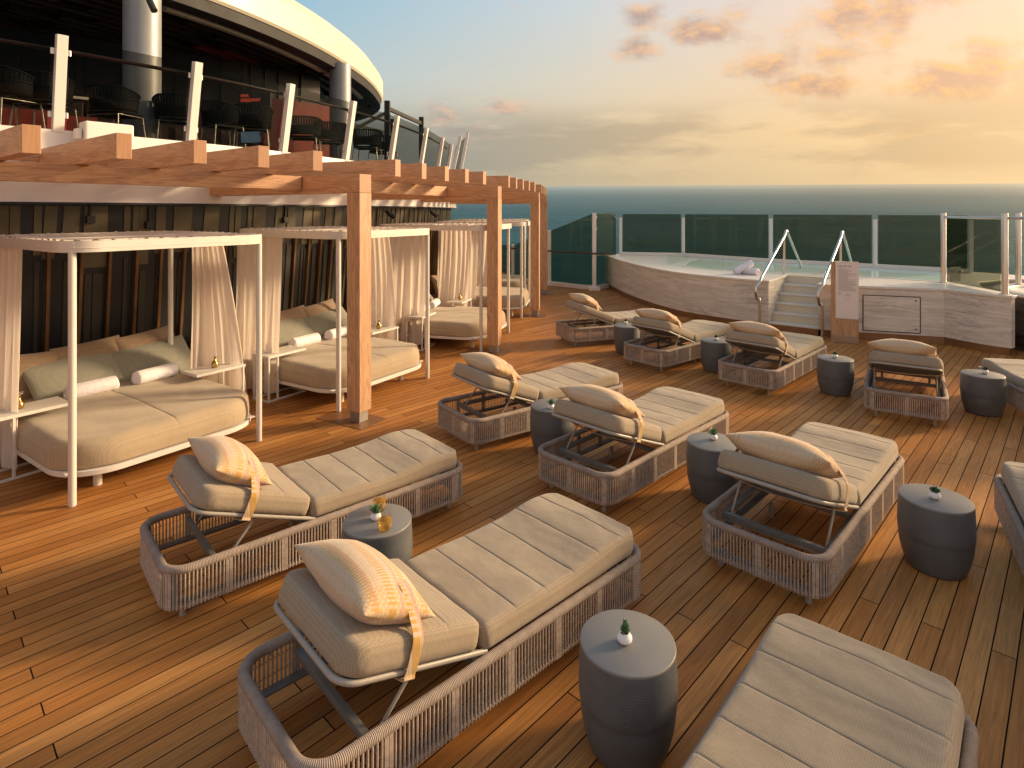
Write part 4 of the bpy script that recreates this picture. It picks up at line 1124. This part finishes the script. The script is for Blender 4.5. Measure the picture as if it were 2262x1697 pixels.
# C shaped side tables with brass bud vases
def build_ctable(label):
    root=thing('side_table',label,'side table',group='white C shaped tables beside the daybeds')
    mb=MB(); mb.box((.29,.165,.565),(.58,.33,.03)); obj('tabletop',mb,M_white,root,bevel=.003)
    mb=MB(); w=.022
    for x,y in((.02,.02),(.02,.31),(.15,.02)): mb.box((x,y,.286),(w,w,.528))
    obj('upright',mb,M_white,root,bevel=.002)
    mb=MB(); mb.box((.29,.02,.011),(.58,w,w)); mb.box((.29,.31,.011),(.58,w,w)); mb.box((.012,.165,.011),(w,.268,w)); mb.box((.568,.165,.011),(w,.268,w)); obj('base',mb,M_white,root,bevel=.002)
    return root
def build_vase(label):
    root=thing('bud_vase',label,'vase',group='small brass bud vases with white flowers')
    pr=[(.018,0),(.026,.002),(.036,.014),(.041,.03),(.039,.048),(.028,.068),(.017,.085),(.012,.102),(.0125,.118),(.0155,.128),(.0125,.127),(.010,.116),(.0,.110)]
    mb=MB(); mb.lathe(pr,32); obj('vase',mb,M_brass,root,smooth=60)
    mb=MB(); ms=MB(); rnd=random.Random(3)
    for k in range(6):
        t=k*1.1; a=Vector((0,0,.11)); b=a+Vector((.026*math.cos(t),.026*math.sin(t),rnd.uniform(.02,.045))); ms.tube([a,b],.0012,5)
        for j in range(6):
            q=j*PI/3; d=Vector((math.cos(q),math.sin(q),.4)); c=b
            mb.add([c,c+d*.009+Vector((-math.sin(q),math.cos(q),0))*.004,c+d*.015,c+d*.009-Vector((-math.sin(q),math.cos(q),0))*.004],[(0,1,2,3)])
    obj('flowers',mb,M_flower,root); obj('stems',ms,M_leaf,root)
    return root
ct=None; vs=None
spec=[(0,'L'),(0,'R'),(1,'L'),(1,'R'),(2,'L'),(2,'R')]
for i,s_ in spec:
    BM=bedM(i); a=beds[i][2]
    side='left' if s_=='L' else 'right'
    if s_=='L': loc=BM@Vector((-.25,1.03,0)); rz=R(a); vl=BM@Vector((-.02,1.2,.58))
    else: loc=BM@Vector((2.07,1.30,0)); rz=R(a+180); vl=BM@Vector((1.78,1.12,.58))
    lb=f'white C shaped table on the {side} of the {bed_names[i]}'; lv=f'brass bud vase with white flowers on the {side} table of the {bed_names[i]}'
    if ct is None:
        ct=build_ctable(lb); ct.location=loc; ct.rotation_euler=(0,0,rz); vs=build_vase(lv); vs.location=vl
    else:
        dup(ct,loc,rz,lb,'white C shaped tables beside the daybeds'); dup(vs,vl,R(30*i+10),lv,'small brass bud vases with white flowers')

# ------------------------------------------------------------------ hot tub block
u=Vector((.62,.785,0)); wv_=Vector((.785,-.62,0)); S0=Vector((5.15,11.92,0)); SWD=.90
lc=[ (q.x,q.y) for q in catmull([(3.0,19.0,0),(3.05,17.70,0),(3.14,16.5,0),(3.30,15.5,0),(3.53,14.4,0),(3.88,13.45,0),(4.45,12.66,0),(5.15,11.92,0)],8)]
rcx=[ (q.x,q.y) for q in catmull([(7.78,10.70,0),(7.90,10.36,0),(8.04,10.05,0),(8.24,9.80,0)],6)]
si=S0+u*1.62; so2=si+wv_*SWD; se=S0+wv_*SWD
outer=[(8.35,9.86),(8.60,10.9),(9.15,11.7),(10.2,12.2),(11.3,12.3),(10.8,13.4),(9.1,14.95),(7.25,16.6),(5.5,18.8),(3.5,19.25)]
foot=lc+[(si.x,si.y),(so2.x,so2.y),(se.x,se.y),(6.5,11.12)]+rcx+outer
def inset(poly,d):
    out=[];n=len(poly)
    for i in range(n):
        p0=Vector(poly[i-1]);p=Vector(poly[i]);p1=Vector(poly[(i+1)%n])
        a=(p-p0);b=(p1-p)
        a=a.normalized() if a.length>1e-6 else b.normalized(); b=b.normalized() if b.length>1e-6 else a
        na=Vector((-a.y,a.x)); nb=Vector((-b.y,b.x)); m=(na+nb); m=m.normalized() if m.length>.1 else na
        k=max(.4,m.dot(na)); out.append(tuple(p+m*d/k))
    return out
tub=thing('hot_tub','raised marble clad hot tub with pale coping, turquoise water and steps','hot tub',(0,0,0))
mb=MB(); mb.prism(foot,.13,.955); obj('marble_wall',mb,M_marble,tub,smooth=20)
mb=MB(); mb.prism(inset(foot,.035),.0,.13); obj('plinth',mb,M_plinth,tub,smooth=20)
mb=MB(); mb.prism(inset(foot,-.022),.957,1.0); obj('coping',mb,M_coping,tub,smooth=20,bevel=.004)
pool=[(4.42,15.2),(5.0,14.05),(6.25,13.62),(7.05,13.25),(8.42,11.78),(8.75,11.9),(9.8,13.55),(7.05,15.9),(5.4,17.2),(5.0,16.6)]
mb=MB(); mb.prism(pool,1.0005,1.0045); obj('pool_water',mb,M_water,tub)
mb=MB(); P_=inset(pool,-.10); n=len(pool)
mb.grid(lambda i,j:(*(pool[i] if j in(1,2) else P_[i]),(1.0003,1.0003,1.010,1.010)[j]),n,4,cu=True,cv=True); obj('pool_edge_trim',mb,M_coping,tub,fix=True)
for i in range(6):
    a=S0+u*(.0+.27*i); b=S0+u*1.64; zt=1.0*(i+1)/6
    if i==5: continue
    poly=[a+wv_*.003,a+wv_*(SWD-.003),b+wv_*(SWD-.003),b+wv_*.003]
    mb=MB(); mb.prism([(q.x,q.y) for q in poly],.0 if i==0 else zt-1/6+.001,zt-.03)
    st=obj('step_riser',mb,M_step if i else M_plinth,tub)
    a2=a-u*.02; poly=[a2+wv_*.003,a2+wv_*(SWD-.003),b+wv_*(SWD-.003),b+wv_*.003]
    mb=MB(); mb.prism([(q.x,q.y) for q in poly],zt-.0295,zt); obj('step_tread',mb,M_coping,tub,bevel=.004)
a=S0+u*1.35; mb=MB(); mb.prism([((a+wv_*s+u*t).x,(a+wv_*s+u*t).y) for s,t in((.003,0),(SWD-.003,0),(SWD-.003,.29),(.003,.29))],.8345,.999); obj('step_riser',mb,M_step,tub)
# access panel with dark outline on the front face
A=Vector((6.53,11.11,0)); B=Vector((7.76,10.707,0)); dd=(B-A).normalized(); nn=Vector((dd.y,-dd.x,0))
an=math.atan2(dd.y,dd.x)
k0=A+dd*.03; pw,ph=.92,.66
ap=obj('access_panel',(lambda m:(m.box((pw/2,-.006,.50),(pw-.02,.008,ph-.02)),m)[1])(MB()),M_marble,tub,loc=k0); ap.rotation_euler=(0,0,an)
mb=MB()
for x,z,sx,sz in((pw/2,.50+ph/2,pw,.012),(pw/2,.50-ph/2,pw,.012),(0,.5,.012,ph),(pw,.5,.012,ph)): mb.box((x,-.004,z),(sx,.012,sz))
for z in(.24,.76): mb.box((pw-.07,-.012,z),(.03,.006,.02))
f_=obj('panel_outline',mb,M_trim,ap)
# low clear glass round the pool side
gp=thing('low_glass_guard','low clear glass guard standing on the coping left of the pool','glass guard',(0,0,0))
for a,b,h in(((3.98,15.2),(5.07,17.1),.27),((3.98,15.2),(5.0,13.97),.27),((5.03,13.95),(5.9,13.28),.27)):
    mb=MB(); mb.bar((*a,1.0+h/2+.002),(*b,1.0+h/2+.002),.012,h); obj('glass_panel',mb,M_gclear,gp)
# steel handrails of the steps
def handrail(label,base):
    root=thing('handrail',label,'handrail',tuple(base),group='bent steel handrails beside the pool steps')
    pts=[(0,0),(0,.60),(-.02,.64),(-.10,.72),(-.13,.80),(-.10,.90),(.03,1.0),(.12,1.07),(1.90,1.84),(2.03,1.94),(2.14,1.94),(2.26,1.84),(3.35,1.12),(3.42,1.02),(3.43,.9)]
    P=[u*s+Vector((0,0,z)) for s,z in pts]
    # keep the lower loop bulging toward the viewer
    P=[Vector(p)+(wv_*(-.04) if 2<=i<=5 else Vector()) for i,p in enumerate(P)]
    P=[q for q in catmull(P[:8],5)]+[P[8]]+[q for q in catmull(P[8:12],4)][1:]+P[12:]
    mb=MB(); mb.tube(P,.027,12); obj('bent_tube',mb,M_steel,root,smooth=60)
    mb=MB(); a=u*1.86; mb.tube([a+Vector((0,0,1.0)),a+Vector((0,0,1.85))],.024,12); mb.lathe([(.04,1.0),(.04,1.012),(0,1.012)],20,tuple(a)); obj('middle_post',mb,M_steel,root,smooth=60)
    return root
hb=Vector((4.93,11.82,0)); h1=handrail('bent steel handrail on the left side of the pool steps',hb)
dup(h1,hb+wv_*1.12,0,'bent steel handrail on the right side of the pool steps, beside the sign')
# sign
A=Vector((5.84,10.88,0)); B=Vector((6.235,10.68,0)); an=math.atan2(B.y-A.y,B.x-A.x); Ls=(B-A).length
sgn=thing('pool_rules_sign','freestanding wood sign with pale board of small print titled VIBE HOT TUB','sign',A,an)
mb=MB(); mb.box((Ls/2,.04,.80),(Ls,.07,1.33)); obj('wood_body',mb,M_wood,sgn,bevel=.003)
mb=MB(); mb.box((Ls/2,.04,.0675),(Ls-.004,.066,.131)); obj('steel_base',mb,M_steel,sgn,bevel=.002)
mb=MB(); mb.box((Ls/2,.04,1.472),(Ls+.004,.074,.012)); obj('steel_cap',mb,M_steel,sgn)
mb=MB(); mb.box((.075+(Ls-.078)/2,-.002,.955),(Ls-.078,.014,1.018)); bd=obj('board',mb,M_sign,sgn)
TM=Matrix.Translation((.115,-.0095,1.385))@Matrix.Rotation(R(90),4,'X')
obj('title',text_mb('VIBE HOT TUB',.033,TM,.001),M_ink,bd)
mb=MB(); rnd=random.Random(2)
z=1.355; mb.box((.17,-.0096,z),(.11,.001,.004)); 
for r_ in range(27):
    z=1.335-r_*.0148; Lr=rnd.choice([.28,.27,.15,.20,.28,.24]) if r_>4 else rnd.uniform(.08,.2)
    x=.125
    while x<.125+Lr:
        wl=rnd.uniform(.01,.035); wl=min(wl,.125+Lr-x); mb.box((x+wl/2,-.0096,z),(wl,.001,.0042)); x+=wl+.004
obj('small_print',mb,M_ink2,bd); mb=MB()
for zz in(.915,.900,.885): mb.box((.14,-.0096,zz),(.055,.001,.004))
obj('side_note',mb,M_ink2,bd); mb=MB()
for zz in(.885,.87,.79): mb.box((.27,-.0096,zz),(.09,.001,.003))
obj('icon_captions',mb,M_ink2,bd); mb=MB()
for cx,cz,rr in((.265,.912,.012),(.245,.828,.014),(.285,.828,.014)):
    for k in range(3):
        t0=PI/2+k*2*PI/3; t1=t0+2*PI/3; mb.bar((cx+rr*math.cos(t0),-.0096,cz+rr*math.sin(t0)),(cx+rr*math.cos(t1),-.0096,cz+rr*math.sin(t1)),.001,.002)
obj('warning_icons',mb,M_ink2,bd)
# towels on the coping
g=ground(1642,606,1.0)
put_mesh('rolled_towel',tw,Matrix.Translation((g.x+.12,g.y-.03,1.072))@Matrix.Rotation(R(-60),4,'Z'),'lower rolled white towel on the hot tub coping, showing its spiral end','towel',G_t)
put_mesh('rolled_towel',tw,Matrix.Translation((g.x,g.y+.02,1.150))@Matrix.Rotation(R(12),4,'Z')@Matrix.Rotation(R(-24),4,'Y'),'upper rolled white towel leaning on another, on the hot tub coping','towel',G_t)

# ------------------------------------------------------------------ glass wind breaks
wb=thing('glass_windbreak','dark tinted glass windbreak with white posts along the outer deck edge','windbreak',(0,0,0))
Q=[(-1.4,22.0,0,1.15),(.03,20.5,0,1.22),(1.205,19.17,0,1.76),(2.485,17.97,0,2.32),(3.36,19.02,0,2.33)]
for (x0,y0,z0,t0),(x1,y1,z1,t1) in zip(Q,Q[1:]):
    a=Vector((x0,y0,0));b=Vector((x1,y1,0)); d=(b-a).normalized(); n_=Vector((-d.y,d.x,0))*.006; a2=a+d*.06;b2=b-d*.05
    mb=MB(); mb.add([a2-n_+Vector((0,0,.13)),b2-n_+Vector((0,0,.13)),b2-n_+Vector((0,0,t1)),a2-n_+Vector((0,0,t0)),a2+n_+Vector((0,0,.13)),b2+n_+Vector((0,0,.13)),b2+n_+Vector((0,0,t1)),a2+n_+Vector((0,0,t0))],[(0,1,2,3),(7,6,5,4),(0,4,5,1),(1,5,6,2),(2,6,7,3),(3,7,4,0)])
    obj('glass_panel',mb,M_gtint,wb)
    mb=MB(); mb.bar(a2+Vector((0,0,.066)),b2+Vector((0,0,.066)),.10,.13); obj('kerb_rail',mb,M_wht,wb,bevel=.006)
for x,y,z,t in Q[1:4]:
    mb=MB(); mb.box((x,y,t/2+.02),(.115,.10,t-.0)); po=obj('post',mb,M_wht,wb,bevel=.008)
    mb=MB(); mb.box((x,y-.02,.05),(.34,.26,.10)); obj('post_foot',mb,M_wht,po,bevel=.008)
    mb=MB(); 
    for zz in(.8,.95): mb.box((x+.07,y,t*zz),(.03,.05,.07))
    obj('clamp',mb,M_steel,po)
mb=MB(); mb.tube([(-1.45,21.85,1.12),(.0,20.35,1.12),(1.17,19.03,1.12),(2.46,17.83,1.12),(3.02,17.78,1.11)],.026,10); obj('wood_handrail',mb,M_rail,wb,smooth=60)
tb=thing('pool_windbreak','tall tinted glass windbreak with slim white posts behind the hot tub','windbreak',(0,0,0))
T=[(3.466,18.97),(5.34,18.52),(7.10,16.3),(8.96,14.66),(10.35,13.4)]
for (x0,y0),(x1,y1) in zip(T,T[1:]):
    d=(Vector((x1,y1))-Vector((x0,y0))).normalized()
    mb=MB(); mb.bar((x0+d.x*.07,y0+d.y*.07,1.68),(x1-d.x*.07,y1-d.y*.07,1.68),.012,1.24); obj('glass_panel',mb,M_gtint,tb)
    mb=MB(); mb.bar((x0,y0,1.045),(x1,y1,1.045),.14,.09); obj('kerb_rail',mb,M_wht,tb,bevel=.006)
for x,y in T:
    mb=MB(); mb.box((x,y,1.60),(.085,.06,1.18)); obj('post',mb,M_wht,tb,bevel=.006)
sp_=thing('steel_screen','steel post and rail screen with tinted glass at the right end of the hot tub','screen',(0,0,0))
pa,pb,pc=Vector((8.455,11.64,0)),Vector((8.29,9.99,0)),Vector((9.76,11.45,0))
for p in(pa,pb,pc):
    mb=MB(); mb.lathe([(.075,1.0),(.075,1.012),(.047,1.014),(.047,2.35),(.043,2.36),(0,2.36)],28,tuple(p)); obj('post',mb,M_steel,sp_,smooth=40)
mb=MB(); mb.tube([pa+Vector((0,0,2.28)),pb+Vector((0,0,2.28)),Vector((9.5,8.6,2.28))],.025,12); mb.tube([pc+Vector((0,0,2.28)),Vector((12,10.6,2.28))],.025,12); obj('top_rail',mb,M_steel,sp_,smooth=50)
mb=MB(); mb.bar((8.44,11.52,1.64),(8.305,10.10,1.64),.012,1.22); obj('glass_panel',mb,M_gtint,sp_)
mb=MB(); mb.box((8.62,11.55,1.17),(.02,.26,.28),rz=R(-75)); o=obj('valve_plate',mb,M_steel,sp_,bevel=.003)
mb=MB(); mb.lathe([(.03,0),(.03,.05),(.02,.06),(0,.06)],16); v_=obj('valve_knob',mb,M_steel,o,smooth=40); v_.location=(8.66,11.50,1.22); v_.rotation_euler=(R(90),0,R(15))
# second round tub in dark stone
rt=thing('dark_stone_tub','round dark stone tub partly visible behind the marble wall at the right edge','hot tub',(10.1,10.15,0))
mb=MB(); mb.lathe([(1.38,0),(1.38,.28),(1.46,.28),(1.46,.93)],64); obj('stone_wall',mb,M_dmarble,rt,smooth=30)
mb=MB(); mb.lathe([(1.465,.931),(1.475,.94),(1.475,.975),(1.46,.985),(1.24,.985),(1.23,.97),(1.23,.85)],64); obj('rim',mb,M_coping,rt,smooth=40)
mb=MB(); mb.lathe([(1.229,.86),(0,.86)],64); obj('dark_water',mb,M_dark,rt)

# ------------------------------------------------------------------ added unseen kiosk beyond the right edge, put there to shade the near deck
kk=thing('shade_block','added unseen timber kiosk with shelves, standing beyond the right edge of the picture','blocker',(5.65,3.3,0))
mb=MB(); mb.box((0,0,.95),(.60,3.3,1.9)); obj('block_body',mb,M_wood,kk,bevel=.01)
for z in(.5,1.0,1.5):
    mb=MB(); mb.box((-.32,0,z),(.04,3.2,.03)); obj('block_ledge',mb,M_woodx,kk)
